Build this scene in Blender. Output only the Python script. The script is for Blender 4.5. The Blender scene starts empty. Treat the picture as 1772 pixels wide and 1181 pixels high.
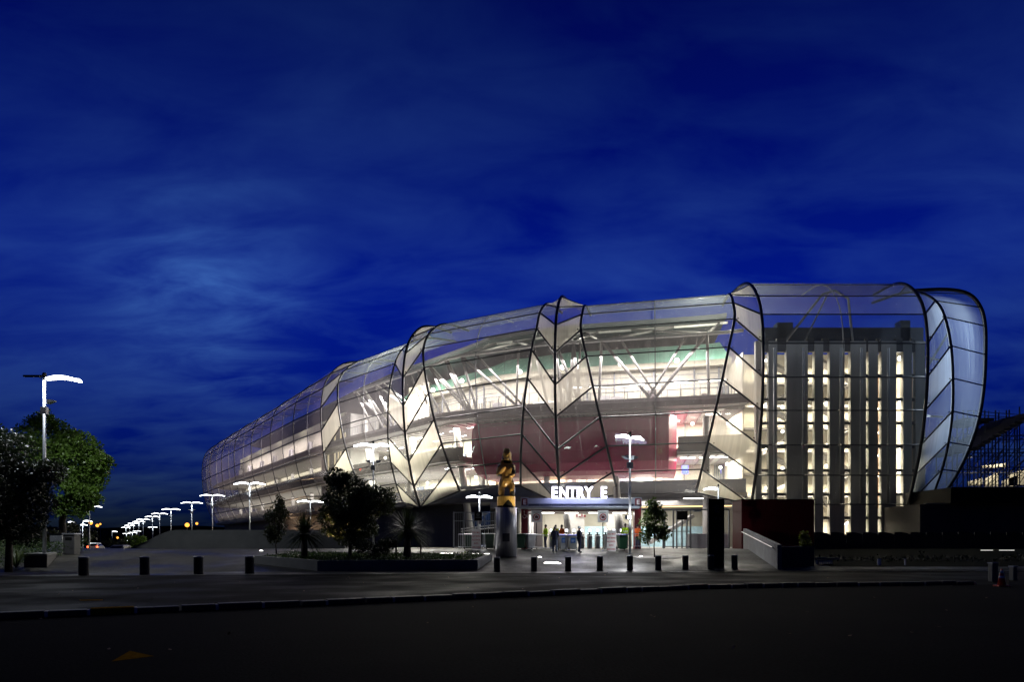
import bpy, bmesh, math, random
from mathutils import Vector, Matrix, noise
R = math.radians
PI = math.pi
sc = bpy.context.scene
COL = sc.collection
rnd = random.Random(7)

# ---------------------------------------------------------------- camera, sky, exposure
cam = bpy.data.cameras.new('camera'); cam_o = bpy.data.objects.new('camera', cam); COL.objects.link(cam_o)
sc.camera = cam_o
EYE = 1.5
cam_o.location = (0, 0, EYE); cam_o.rotation_euler = (R(90), 0, 0)
cam.sensor_width = 36; cam.lens = 24.0; cam.shift_y = 0.198
cam.clip_start = 0.1; cam.clip_end = 6000
sc.view_settings.view_transform = 'Standard'; sc.view_settings.look = 'None'
sc.view_settings.exposure = 0.0; sc.view_settings.gamma = 1.0
sc.render.engine = 'CYCLES'
cy = sc.cycles
cy.use_denoising = True
cy.max_bounces = 6; cy.diffuse_bounces = 3; cy.glossy_bounces = 3; cy.transmission_bounces = 4
cy.transparent_max_bounces = 24; cy.sample_clamp_indirect = 3.0; cy.sample_clamp_direct = 14.0; cy.use_light_tree = True
cy.caustics_reflective = False; cy.caustics_refractive = False

world = bpy.data.worlds.new('World'); sc.world = world; world.use_nodes = True
wn = world.node_tree; wl = wn.links; N = wn.nodes
bg = N['Background']; bg.inputs[1].default_value = 0.122
sky = N.new('ShaderNodeTexSky'); sky.sky_type = 'NISHITA'; sky.sun_disc = False
sky.sun_elevation = R(5); sky.sun_rotation = R(180)         # the sun has gone down behind the camera
tc = N.new('ShaderNodeTexCoord')
sep = N.new('ShaderNodeSeparateXYZ'); wl.new(tc.outputs['Generated'], sep.inputs[0])
def wmath(op, a, b=None, c=None):
    n = N.new('ShaderNodeMath'); n.operation = op
    for i, v in enumerate((a, b, c)):
        if v is None: continue
        if isinstance(v, (int, float)): n.inputs[i].default_value = v
        else: wl.new(v, n.inputs[i])
    return n.outputs[0]
zc = wmath('ADD', wmath('MAXIMUM', sep.outputs[2], 0.0), 0.22)
cx_ = wmath('DIVIDE', sep.outputs[0], zc); cy_ = wmath('DIVIDE', sep.outputs[1], zc)
cmb = N.new('ShaderNodeCombineXYZ'); wl.new(cx_, cmb.inputs[0]); wl.new(cy_, cmb.inputs[1])
mp = N.new('ShaderNodeMapping'); wl.new(cmb.outputs[0], mp.inputs[0])
mp.inputs['Rotation'].default_value = (0, 0, R(28)); mp.inputs['Scale'].default_value = (0.85, 1.25, 1); mp.inputs['Location'].default_value = (3.1, 0.4, 0)
nz = N.new('ShaderNodeTexNoise'); wl.new(mp.outputs[0], nz.inputs['Vector'])
nz.inputs['Scale'].default_value = 1.5; nz.inputs['Detail'].default_value = 6; nz.inputs['Roughness'].default_value = 0.48; nz.inputs['Distortion'].default_value = 0.6
mp2 = N.new('ShaderNodeMapping'); wl.new(cmb.outputs[0], mp2.inputs[0]); mp2.inputs['Rotation'].default_value = (0, 0, R(35)); mp2.inputs['Scale'].default_value = (1.0, 2.1, 1)
nz2 = N.new('ShaderNodeTexNoise'); wl.new(mp2.outputs[0], nz2.inputs['Vector']); nz2.inputs['Scale'].default_value = 3.4; nz2.inputs['Detail'].default_value = 7; nz2.inputs['Roughness'].default_value = .55; nz2.inputs['Distortion'].default_value = .45
cld = wmath('ADD', wmath('MULTIPLY', nz.outputs['Fac'], .52), wmath('MULTIPLY', nz2.outputs['Fac'], .48))
rp = N.new('ShaderNodeValToRGB'); wl.new(cld, rp.inputs[0])
rp.color_ramp.elements[0].position = 0.38; rp.color_ramp.elements[0].color = (0, 0, 0, 1)
rp.color_ramp.elements[1].position = 0.74; rp.color_ramp.elements[1].color = (1, 1, 1, 1)
tint = N.new('ShaderNodeMix'); tint.data_type = 'RGBA'; 
# one paler wisp of cloud low in the sky to the left
nrm = N.new('ShaderNodeVectorMath'); nrm.operation = 'DISTANCE'; wl.new(tc.outputs['Generated'], nrm.inputs[0]); nrm.inputs[1].default_value = Vector((-.45, 1, .385)).normalized()
wisp = wmath('MULTIPLY', wmath('MULTIPLY', wmath('POWER', wmath('MAXIMUM', wmath('SUBTRACT', 1.0, wmath('DIVIDE', nrm.outputs['Value'], .17)), 0.0), 1.2), 7.5), wmath('POWER', nz2.outputs['Fac'], 3.0))
cover = wmath('ADD', rp.outputs[0], wisp)
tint.clamp_factor = False; wl.new(cover, tint.inputs[0])
tint.inputs[6].default_value = (0.002, 0.028, 0.64, 1)      # clear dusk blue
tint.inputs[7].default_value = (0.085, 0.19, 0.90, 1)      # thin cloud
mul = N.new('ShaderNodeMix'); mul.data_type = 'RGBA'; mul.blend_type = 'MULTIPLY'; mul.inputs[0].default_value = 1
wl.new(sky.outputs[0], mul.inputs[6]); wl.new(tint.outputs[2], mul.inputs[7])
# the dark band of cloud low over the horizon
band = N.new('ShaderNodeMapRange'); wl.new(sep.outputs[2], band.inputs[0])
band.inputs[1].default_value = 0.0; band.inputs[2].default_value = 0.33; band.inputs[3].default_value = 0.27; band.inputs[4].default_value = 1.08
hi = N.new('ShaderNodeMapRange'); wl.new(sep.outputs[2], hi.inputs[0])          # deeper blue overhead
hi.inputs[1].default_value = 0.36; hi.inputs[2].default_value = 0.66; hi.inputs[3].default_value = 1.0; hi.inputs[4].default_value = 0.54
rear_dim = N.new('ShaderNodeMapRange'); wl.new(sep.outputs[1], rear_dim.inputs[0])      # sky behind the camera dimmed to cut its blue light on near faces
rear_dim.inputs[1].default_value = -0.5; rear_dim.inputs[2].default_value = 0.35; rear_dim.inputs[3].default_value = 0.12; rear_dim.inputs[4].default_value = 1.0
shade = wmath('MULTIPLY', wmath('MULTIPLY', band.outputs[0], hi.outputs[0]), rear_dim.outputs[0])
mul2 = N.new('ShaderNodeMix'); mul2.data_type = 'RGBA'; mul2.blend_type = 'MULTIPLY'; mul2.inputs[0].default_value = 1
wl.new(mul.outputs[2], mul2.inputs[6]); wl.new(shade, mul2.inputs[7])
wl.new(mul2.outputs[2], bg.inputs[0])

# ---------------------------------------------------------------- helpers
def P(px, py, Y):
    return Vector(((px - 886) / 1181 * Y, Y, EYE + (942 - py) / 1181 * Y))
def PX(px, Y): return (px - 886) / 1181 * Y
def PZ(py, Y): return EYE + (942 - py) / 1181 * Y
def clamp(v, a=0.0, b=1.0): return max(a, min(b, v))
def gz(x, y):
    z = 1.1 * clamp((y - 36) / 11)
    if x < -22: z *= 1 - clamp((y - 55) / 22) * clamp((-22 - x) / 6)
    return z

def mat(name, col=(.5, .5, .5), rough=.6, metal=0.0, vary=.15, scale=3.0, bump=0.0, emit=None, es=0.0, spec=None, sample=False, stretch=(1, 1, 1)):
    m = bpy.data.materials.new(name); m.use_nodes = True
    nt = m.node_tree; b = nt.nodes['Principled BSDF']
    b.inputs['Base Color'].default_value = (*col, 1); b.inputs['Roughness'].default_value = rough; b.inputs['Metallic'].default_value = metal
    if spec is not None: b.inputs['Specular IOR Level'].default_value = spec
    if vary > 0 or bump > 0:
        t = nt.nodes.new('ShaderNodeTexCoord'); mpp = nt.nodes.new('ShaderNodeMapping'); mpp.inputs['Scale'].default_value = stretch
        nt.links.new(t.outputs['Object'], mpp.inputs[0])
        n = nt.nodes.new('ShaderNodeTexNoise'); n.inputs['Scale'].default_value = scale; n.inputs['Detail'].default_value = 6; n.inputs['Roughness'].default_value = .6
        nt.links.new(mpp.outputs[0], n.inputs['Vector'])
        mx = nt.nodes.new('ShaderNodeMix'); mx.data_type = 'RGBA'
        mr = nt.nodes.new('ShaderNodeMapRange'); nt.links.new(n.outputs['Fac'], mr.inputs[0]); mr.inputs[1].default_value = .3; mr.inputs[2].default_value = .7
        nt.links.new(mr.outputs[0], mx.inputs[0])
        mx.inputs[6].default_value = (*[c * (1 - vary) for c in col], 1); mx.inputs[7].default_value = (*[min(1, c * (1 + vary)) for c in col], 1)
        nt.links.new(mx.outputs[2], b.inputs['Base Color'])
        if bump > 0:
            bp = nt.nodes.new('ShaderNodeBump'); bp.inputs['Strength'].default_value = bump; bp.inputs['Distance'].default_value = .02
            nt.links.new(n.outputs['Fac'], bp.inputs['Height']); nt.links.new(bp.outputs[0], b.inputs['Normal'])
    if emit is not None:
        b.inputs['Emission Color'].default_value = (*emit, 1); b.inputs['Emission Strength'].default_value = es
        if not sample: m.cycles.emission_sampling = 'NONE'
    return m

class MB:
    """collects faces; build() links them as one mesh object"""
    def __init__(s): s.v = []; s.f = []; s.mi = []; s.uv = {}; s.cur = 0
    def face(s, pts, uv=None):
        b = len(s.v); s.v += [tuple(p) for p in pts]; s.f.append(tuple(range(b, b + len(pts)))); s.mi.append(s.cur)
        if uv: s.uv[len(s.f) - 1] = uv
    def raw(s, vs, fs):
        b = len(s.v); s.v += [tuple(p) for p in vs]
        for f in fs: s.f.append(tuple(b + i for i in f)); s.mi.append(s.cur)
    def box(s, x0, y0, z0, x1, y1, z1):
        s.hexa([(x0, y0, z0), (x1, y0, z0), (x1, y1, z0), (x0, y1, z0), (x0, y0, z1), (x1, y0, z1), (x1, y1, z1), (x0, y1, z1)])
    def hexa(s, p):
        s.raw(p, [(3, 2, 1, 0), (4, 5, 6, 7), (0, 1, 5, 4), (1, 2, 6, 5), (2, 3, 7, 6), (3, 0, 4, 7)])
    def beam(s, a, b, w, h, up=(0, 0, 1)):
        a = Vector(a); b = Vector(b); d = (b - a).normalized(); u = Vector(up)
        sd = d.cross(u)
        if sd.length < 1e-4: sd = d.cross(Vector((0, 1, 0)))
        sd.normalize(); u = sd.cross(d)
        sd *= w / 2; u *= h / 2
        s.hexa([a - sd - u, a + sd - u, b + sd - u, b - sd - u, a - sd + u, a + sd + u, b + sd + u, b - sd + u])
    def prism(s, poly, z0, z1):
        n = len(poly)
        z0s = z0 if hasattr(z0, '__len__') else [z0] * n; z1s = z1 if hasattr(z1, '__len__') else [z1] * n
        vs = [(p[0], p[1], z0s[i]) for i, p in enumerate(poly)] + [(p[0], p[1], z1s[i]) for i, p in enumerate(poly)]
        s.raw(vs, [tuple(range(n))[::-1], tuple(range(n, 2 * n))] + [(i, (i + 1) % n, n + (i + 1) % n, n + i) for i in range(n)])
    def tube(s, pts, r, n=8, cap=True):
        pts = [Vector(p) for p in pts]; rs = r if hasattr(r, '__len__') else [r] * len(pts)
        b = len(s.v); ref = None
        for i, p in enumerate(pts):
            d = (pts[min(i + 1, len(pts) - 1)] - pts[max(i - 1, 0)]).normalized()
            if ref is None: ref = Vector((0, 0, 1)) if abs(d.z) < .9 else Vector((1, 0, 0))
            u = (ref - d * ref.dot(d)).normalized(); w = d.cross(u); ref = u
            for k in range(n):
                a = 2 * PI * k / n
                s.v.append(tuple(p + (u * math.cos(a) + w * math.sin(a)) * rs[i]))
        for i in range(len(pts) - 1):
            for k in range(n):
                s.f.append((b + i * n + k, b + i * n + (k + 1) % n, b + (i + 1) * n + (k + 1) % n, b + (i + 1) * n + k)); s.mi.append(s.cur)
        if cap:
            s.f.append(tuple(b + k for k in range(n))[::-1]); s.mi.append(s.cur)
            s.f.append(tuple(b + (len(pts) - 1) * n + k for k in range(n))); s.mi.append(s.cur)
    def lathe(s, prof, n=16, c=(0, 0, 0), sx=1, sy=1):
        b = len(s.v)
        for r, z in prof:
            for k in range(n):
                a = 2 * PI * k / n; s.v.append((c[0] + r * sx * math.cos(a), c[1] + r * sy * math.sin(a), c[2] + z))
        for i in range(len(prof) - 1):
            for k in range(n):
                s.f.append((b + i * n + k, b + i * n + (k + 1) % n, b + (i + 1) * n + (k + 1) % n, b + (i + 1) * n + k)); s.mi.append(s.cur)
        s.f.append(tuple(b + k for k in range(n))[::-1]); s.mi.append(s.cur)
        s.f.append(tuple(b + (len(prof) - 1) * n + k for k in range(n))); s.mi.append(s.cur)
    def ball(s, c, r, n=12, m=8, sq=(1, 1, 1)):
        prof = [(max(1e-3, r * math.sin(PI * i / m)), -r * math.cos(PI * i / m) * sq[2]) for i in range(m + 1)]
        s.lathe(prof, n, c, sq[0], sq[1])
    def leaf(s, p, d, nrm, L, W):
        sd = d.cross(nrm)
        if sd.length < 1e-3: return
        sd.normalize(); m = p + d * (L * .5)
        s.raw([p, m - sd * (W * .5) , p + d * L, m + sd * (W * .5)], [(0, 1, 2, 3)])
    def build(s, name, mats, parent=None, origin=None, smooth=False, bevel=0.0):
        me = bpy.data.meshes.new(name)
        o = bpy.data.objects.new(name, me); COL.objects.link(o)
        off = Vector((0, 0, 0))
        if parent is not None:
            o.parent = parent; q = parent
            while q is not None: off += q.location; q = q.parent
        elif origin is not None:
            off = Vector(origin); o.location = off
        me.from_pydata([(v[0] - off.x, v[1] - off.y, v[2] - off.z) for v in s.v], [], s.f)
        for m in (mats if isinstance(mats, (list, tuple)) else [mats]): me.materials.append(m)
        me.polygons.foreach_set('material_index', s.mi)
        if smooth: me.polygons.foreach_set('use_smooth', [True] * len(s.f))
        if s.uv:
            ul = me.uv_layers.new(name='UVMap')
            for fi, uvs in s.uv.items():
                for li, uvv in zip(me.polygons[fi].loop_indices, uvs): ul.data[li].uv = uvv
        me.update()
        if bevel > 0:
            bv = o.modifiers.new('bevel', 'BEVEL'); bv.width = bevel; bv.segments = 2; bv.limit_method = 'ANGLE'; bv.angle_limit = R(40)
        return o

def tag(o, label=None, cat=None, group=None, kind=None):
    if label: o['label'] = label
    if cat: o['category'] = cat
    if group: o['group'] = group
    if kind: o['kind'] = kind
    return o
def empty(name, loc=(0, 0, 0), label=None, cat=None, group=None, rz=0, parent=None):
    o = bpy.data.objects.new(name, None); COL.objects.link(o); o.location = loc; o.rotation_euler = (0, 0, rz)
    o.empty_display_size = .2
    if parent is not None: o.parent = parent
    return tag(o, label, cat, group)
def dup(o, loc=None, rz=None, label=None, parent=None, scale=None):
    c = o.copy(); COL.objects.link(c)
    if parent is not None: c.parent = parent
    if loc is not None: c.location = loc
    if rz is not None: c.rotation_euler = (0, 0, rz)
    if scale is not None: c.scale = (scale,) * 3 if not hasattr(scale, '__len__') else scale
    if label: c['label'] = label
    for ch in list(o.children): dup(ch, parent=c)
    return c
def area(name, loc, sx, sy, power, col=(1, 1, 1), rot=(0, 0, 0), parent=None, spread=None):
    l = bpy.data.lights.new(name, 'AREA'); l.shape = 'RECTANGLE'; l.size = sx; l.size_y = sy; l.energy = power; l.color = col
    if spread: l.spread = spread
    o = bpy.data.objects.new(name, l); COL.objects.link(o); o.location = loc; o.rotation_euler = rot
    if parent is not None:
        o.parent = parent; q = parent; off = Vector((0, 0, 0))
        while q is not None: off += q.location; q = q.parent
        o.location = Vector(loc) - off
    return o
def point(name, loc, power, col=(1, 1, 1), r=.15, parent=None, spot=None, rot=(0, 0, 0)):
    l = bpy.data.lights.new(name, 'SPOT' if spot else 'POINT'); l.energy = power; l.color = col; l.shadow_soft_size = r
    if spot: l.spot_size = R(spot); l.spot_blend = .5
    o = bpy.data.objects.new(name, l); COL.objects.link(o); o.location = loc; o.rotation_euler = rot
    if parent is not None:
        o.parent = parent; q = parent; off = Vector((0, 0, 0))
        while q is not None: off += q.location; q = q.parent
        o.location = Vector(loc) - off
    return o
def text(body, size, depth, m, name, parent, loc, rot=(R(90), 0, 0), bold=0.0, align='CENTER', sx=1.0):
    cu = bpy.data.curves.new('text', 'FONT'); cu.body = body; cu.size = size; cu.extrude = depth; cu.offset = bold; cu.align_x = align
    t = bpy.data.objects.new('text', cu); COL.objects.link(t)
    bpy.context.view_layer.update()
    me = bpy.data.meshes.new_from_object(t.evaluated_get(bpy.context.evaluated_depsgraph_get()))
    bpy.data.objects.remove(t); bpy.data.curves.remove(cu)
    me.materials.clear(); me.materials.append(m)
    o = bpy.data.objects.new(name, me); COL.objects.link(o); o.parent = parent
    off = Vector((0, 0, 0)); q = parent
    while q is not None: off += q.location; q = q.parent
    o.location = Vector(loc) - off; o.rotation_euler = rot; o.scale = (sx, 1, 1)
    return o

# ---------------------------------------------------------------- materials
def glass(name, haze=.08, hcol=(.8, .8, .8), tcol=(.93, .955, .96), gl=.5, streak=1.0, trans=.6, rg=.03, seam=0.0):
    m = bpy.data.materials.new(name); m.use_nodes = True
    nt = m.node_tree; L = nt.links; nd = nt.nodes
    nd.remove(nd['Principled BSDF']); out = nd['Material Output']
    def math_(op, a, b):
        n = nd.new('ShaderNodeMath'); n.operation = op
        for i, v in enumerate((a, b)):
            if isinstance(v, (int, float)): n.inputs[i].default_value = v
            else: L.new(v, n.inputs[i])
        return n.outputs[0]
    tr = nd.new('ShaderNodeBsdfTransparent'); tr.inputs[0].default_value = (*tcol, 1)
    g = nd.new('ShaderNodeBsdfGlossy'); g.inputs['Roughness'].default_value = rg; g.inputs[0].default_value = (1, 1, 1, 1)
    df = nd.new('ShaderNodeBsdfDiffuse'); df.inputs[0].default_value = (*hcol, 1)
    tl = nd.new('ShaderNodeBsdfTranslucent'); tl.inputs[0].default_value = (*hcol, 1)
    ms = nd.new('ShaderNodeMixShader'); ms.inputs[0].default_value = trans; L.new(df.outputs[0], ms.inputs[1]); L.new(tl.outputs[0], ms.inputs[2])
    uv = nd.new('ShaderNodeUVMap'); mp_ = nd.new('ShaderNodeMapping'); L.new(uv.outputs[0], mp_.inputs[0]); mp_.inputs['Scale'].default_value = (2.2, .05, 1)
    n1 = nd.new('ShaderNodeTexNoise'); L.new(mp_.outputs[0], n1.inputs['Vector']); n1.inputs['Scale'].default_value = 2.0; n1.inputs['Detail'].default_value = 8; n1.inputs['Roughness'].default_value = .7
    st = math_('MULTIPLY', math_('POWER', n1.outputs['Fac'], 3.0), 6.0 * streak)
    n2 = nd.new('ShaderNodeTexNoise'); L.new(uv.outputs[0], n2.inputs['Vector']); n2.inputs['Scale'].default_value = .35; n2.inputs['Detail'].default_value = 2
    fac = math_('MULTIPLY', math_('ADD', math_('ADD', st, 1.0 - .5 * streak), math_('MULTIPLY', n2.outputs['Fac'], .5)), haze)
    if seam:
        su = nd.new('ShaderNodeSeparateXYZ'); L.new(uv.outputs[0], su.inputs[0])
        ln_ = math_('LESS_THAN', math_('FRACT', math_('DIVIDE', su.outputs[0], 1.42), 0), .035)
        fac = math_('ADD', fac, math_('MULTIPLY', ln_, seam))
    lim = math_('MINIMUM', fac, .96)
    m1 = nd.new('ShaderNodeMixShader'); L.new(lim, m1.inputs[0]); L.new(tr.outputs[0], m1.inputs[1]); L.new(ms.outputs[0], m1.inputs[2])
    lw = nd.new('ShaderNodeLayerWeight'); lw.inputs[0].default_value = .5
    fr = math_('ADD', math_('MULTIPLY', math_('POWER', lw.outputs['Facing'], 3.0), gl), .045)
    m2 = nd.new('ShaderNodeMixShader'); L.new(fr, m2.inputs[0]); L.new(m1.outputs[0], m2.inputs[1]); L.new(g.outputs[0], m2.inputs[2])
    L.new(m2.outputs[0], out.inputs['Surface'])
    return m
M = {}
M['glass'] = glass('facade_foil', haze=.062, hcol=(.84, .80, .78), seam=.16)
M['foil_roof'] = glass('roof_foil', haze=.17, hcol=(.72, .82, .82), streak=.15)
M['glass_tower'] = glass('facade_foil_tower', haze=.03, hcol=(.60, .66, .76))
M['glass_far'] = glass('facade_foil_far', haze=.12, hcol=(.70, .60, .62), tcol=(.88, .86, .88), streak=.25, gl=.3, rg=.16, seam=.08)
M['glass_blue'] = glass('facade_foil_end', haze=.16, hcol=(.62, .74, .88), gl=.6)
M['frost_blue'] = glass('frosted_foil_end', haze=.50, hcol=(.66, .76, .86), streak=.25, trans=.6)
M['frost'] = glass('frosted_foil', haze=.44, hcol=(.88, .84, .72), streak=.25, trans=.62)
M['rib'] = mat('rib_steel', (.07, .072, .08), .32, .75, .1)
M['strut'] = mat('grey_steel', (.22, .23, .25), .45, .4, .1)
M['truss'] = mat('truss_steel', (.19, .185, .18), .45, 0, .1)
M['white_steel'] = mat('white_steel', (.55, .54, .52), .4, 0, .06)
M['concrete'] = mat('concrete', (.17, .17, .165), .8, 0, .18, 1.2, .25)
M['dark_wall'] = mat('dark_cladding', (.055, .053, .055), .6, 0, .2, .8, .1, stretch=(1, 1, .1))
M['blade'] = mat('tower_concrete', (.30, .295, .285), .75, 0, .2, .7, .15, stretch=(1, 1, .15))
M['slab'] = mat('floor_edge', (.20, .195, .20), .6, 0, .15, 1.0)
M['floor'] = mat('floor_surface', (.30, .29, .28), .5, 0, .1, 1.0)
M['ceiling'] = mat('ceiling', (.62, .61, .58), .7, 0, .08, .6)
M['warm_wall'] = mat('warm_wall', (.55, .52, .44), .7, 0, .12, .5)
M['grey_wall'] = mat('grey_wall', (.34, .33, .34), .7, 0, .15, .5)
M['pod'] = mat('maroon_cladding', (.30, .004, .065), .38, 0, .12, .6)
M['green'] = mat('pitch_lit_deck', (.30, .56, .47), .6, 0, .1, .6)  # green light reflected off the pitch, put into the deck colour
M['roof'] = mat('roof_sheet', (.10, .105, .12), .5, .3, .1)
M['door'] = mat('dark_door', (.10, .085, .09), .5, 0, .1)
M['counter'] = mat('counter', (.14, .16, .22), .5, 0, .1)
M['strip'] = mat('tube_light', (.9, .9, .9), .5, emit=(1, .97, .88), es=7, vary=0)
M['warm_strip'] = mat('warm_light', (.9, .8, .6), .5, emit=(1, .62, .25), es=2.2, vary=0)
M['screen_glass'] = mat('dark_screen_glass', (.02, .028, .045), .22, .2, .3, .4, stretch=(1, 1, .2))
M['slot_glow'] = mat('lit_slot_window', (.6, .5, .3), .5, emit=(1, .82, .5), es=.55, vary=.4, scale=.7)
M['globe'] = mat('floodlight_lens', (.9, .9, .9), .5, emit=(1, .97, .86), es=16, vary=0)
M['maroon'] = mat('maroon_panel', (.16, .012, .022), .35, 0, .1)
M['red'] = mat('red_panel', (.075, .006, .008), .55, 0, .12, 1.0, spec=.12)
M['black'] = mat('black_paint', (.008, .008, .008), .6, 0, .1, spec=.15)
M['white'] = mat('white_paint', (.78, .78, .78), .5, 0, .05)
M['galv'] = mat('galvanised_steel', (.46, .47, .48), .38, .8, .12, 8)
M['pole'] = mat('lamp_pole_steel', (.40, .42, .44), .35, .7, .1, 5)
M['lit'] = mat('lamp_glow', (.9, .9, .9), .4, emit=(.93, .97, 1.0), es=14, vary=0)
M['lit_far'] = mat('lamp_glow_distant', (.9, .9, .9), .4, emit=(.93, .97, 1.0), es=7, vary=0)
M['orange_lit'] = mat('sodium_glow', (.9, .5, .1), .4, emit=(1, .36, .05), es=2.6, vary=0)
M['letter'] = mat('sign_letter_glow', (.9, .9, .9), .4, emit=(.86, .84, 1.0), es=6.5, vary=0)
M['screen'] = mat('screen_glow', (.8, .8, .8), .3, emit=(.9, .95, 1), es=3.0, vary=0)
M['gobo'] = mat('ground_glow', (.9, .9, .9), .4, emit=(1, .96, .9), es=5, vary=0)
M['tail'] = mat('tail_lamp', (.8, .05, .02), .3, emit=(1, .10, .03), es=9, vary=0)

def asphalt(name, a, b, sc1, bump, rough=.75):
    m = mat(name, a, rough, 0, 0, 1, 0); nt = m.node_tree; L = nt.links; bs = nt.nodes['Principled BSDF']
    t = nt.nodes.new('ShaderNodeTexCoord')
    n1 = nt.nodes.new('ShaderNodeTexNoise'); n1.inputs['Scale'].default_value = .22; n1.inputs['Detail'].default_value = 7; n1.inputs['Roughness'].default_value = .62
    n2 = nt.nodes.new('ShaderNodeTexNoise'); n2.inputs['Scale'].default_value = sc1; n2.inputs['Detail'].default_value = 4
    for n in (n1, n2): L.new(t.outputs['Object'], n.inputs['Vector'])
    mr = nt.nodes.new('ShaderNodeMapRange'); mr.inputs[1].default_value = .35; mr.inputs[2].default_value = .68; L.new(n1.outputs['Fac'], mr.inputs[0])
    mx = nt.nodes.new('ShaderNodeMix'); mx.data_type = 'RGBA'; L.new(mr.outputs[0], mx.inputs[0]); mx.inputs[6].default_value = (*a, 1); mx.inputs[7].default_value = (*b, 1)
    m2 = nt.nodes.new('ShaderNodeMix'); m2.data_type = 'RGBA'; m2.blend_type = 'MULTIPLY'; m2.inputs[0].default_value = .7
    mr2 = nt.nodes.new('ShaderNodeMapRange'); mr2.inputs[1].default_value = .3; mr2.inputs[2].default_value = .7; mr2.inputs[3].default_value = .25; mr2.inputs[4].default_value = 1.7; L.new(n2.outputs['Fac'], mr2.inputs[0])
    L.new(mx.outputs[2], m2.inputs[6]); L.new(mr2.outputs[0], m2.inputs[7]); L.new(m2.outputs[2], bs.inputs['Base Color'])
    bp = nt.nodes.new('ShaderNodeBump'); bp.inputs['Strength'].default_value = bump; bp.inputs['Distance'].default_value = .02; L.new(n2.outputs['Fac'], bp.inputs['Height']); L.new(bp.outputs[0], bs.inputs['Normal'])
    return m
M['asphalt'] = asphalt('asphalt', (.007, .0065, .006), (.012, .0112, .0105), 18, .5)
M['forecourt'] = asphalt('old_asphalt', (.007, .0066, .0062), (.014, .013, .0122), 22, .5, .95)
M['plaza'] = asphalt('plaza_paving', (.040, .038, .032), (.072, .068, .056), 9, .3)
# paving joints on the plaza
def joints(m, sx, sy, rot):
    nt = m.node_tree; L = nt.links; bs = nt.nodes['Principled BSDF']; src = bs.inputs['Base Color'].links[0].from_socket
    t = nt.nodes.new('ShaderNodeTexCoord'); mp_ = nt.nodes.new('ShaderNodeMapping'); mp_.inputs['Rotation'].default_value = (0, 0, rot); L.new(t.outputs['Object'], mp_.inputs[0])
    br = nt.nodes.new('ShaderNodeTexBrick'); br.inputs['Color1'].default_value = (1, 1, 1, 1); br.inputs['Color2'].default_value = (.78, .78, .78, 1); br.inputs['Mortar'].default_value = (.45, .45, .45, 1)
    br.inputs['Scale'].default_value = 1; br.inputs['Brick Width'].default_value = sx; br.inputs['Row Height'].default_value = sy; br.inputs['Mortar Size'].default_value = .02
    L.new(mp_.outputs[0], br.inputs['Vector'])
    mx = nt.nodes.new('ShaderNodeMix'); mx.data_type = 'RGBA'; mx.blend_type = 'MULTIPLY'; mx.inputs[0].default_value = 1
    L.new(src, mx.inputs[6]); L.new(br.outputs['Color'], mx.inputs[7]); L.new(mx.outputs[2], bs.inputs['Base Color'])
joints(M['plaza'], 2.4, 1.2, R(8))
def patchy_gloss(m, lo_, hi_):
    nt = m.node_tree; L = nt.links; t = nt.nodes.new('ShaderNodeTexCoord'); n = nt.nodes.new('ShaderNodeTexNoise'); n.inputs['Scale'].default_value = .35; n.inputs['Detail'].default_value = 5; L.new(t.outputs['Object'], n.inputs['Vector'])
    mr = nt.nodes.new('ShaderNodeMapRange'); mr.inputs[1].default_value = .38; mr.inputs[2].default_value = .62; mr.inputs[3].default_value = lo_; mr.inputs[4].default_value = hi_; L.new(n.outputs['Fac'], mr.inputs[0]); L.new(mr.outputs[0], nt.nodes['Principled BSDF'].inputs['Roughness'])
patchy_gloss(M['plaza'], .42, .8); patchy_gloss(M['asphalt'], .6, .9)
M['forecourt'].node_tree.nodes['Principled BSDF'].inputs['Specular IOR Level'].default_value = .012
M['plaza'].node_tree.nodes['Principled BSDF'].inputs['Specular IOR Level'].default_value = .22
M['asphalt'].node_tree.nodes['Principled BSDF'].inputs['Specular IOR Level'].default_value = .018
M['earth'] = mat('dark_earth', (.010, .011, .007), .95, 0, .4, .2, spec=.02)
M['yellow_line'] = mat('yellow_road_paint', (.30, .15, .010), .85, 0, .5, 14, spec=.0)
M['white_line'] = mat('white_road_paint', (.62, .60, .56), .7, 0, .35, 9)
M['bluestone'] = mat('bluestone', (.034, .031, .029), .7, 0, .4, 5, .4)

# ---------------------------------------------------------------- ground
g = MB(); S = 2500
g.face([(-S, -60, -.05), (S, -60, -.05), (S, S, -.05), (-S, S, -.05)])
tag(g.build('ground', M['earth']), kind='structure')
KA = Vector((-12.3, 12.2)); KB = Vector((-8.36, 14.4)); KC = Vector((-.9, 18.6)); KD = Vector((6.3, 22.6)); KE = Vector((18, 25.0)); KF = Vector((40, 27.5))
kerbline = [Vector((-32, 4)), KA, KB, Vector((-4.9, 16.3)), KC, Vector((2.7, 20.6)), KD, Vector((11.6, 23.9)), KE, KF]
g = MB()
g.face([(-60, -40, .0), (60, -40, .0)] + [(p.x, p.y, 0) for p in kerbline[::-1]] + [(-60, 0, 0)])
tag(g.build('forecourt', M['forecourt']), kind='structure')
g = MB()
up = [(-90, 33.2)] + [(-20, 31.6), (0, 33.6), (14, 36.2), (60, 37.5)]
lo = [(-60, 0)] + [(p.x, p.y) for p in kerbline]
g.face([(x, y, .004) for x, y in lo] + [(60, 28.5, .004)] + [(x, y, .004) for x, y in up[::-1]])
tag(g.build('road', M['asphalt']), kind='structure')
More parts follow.
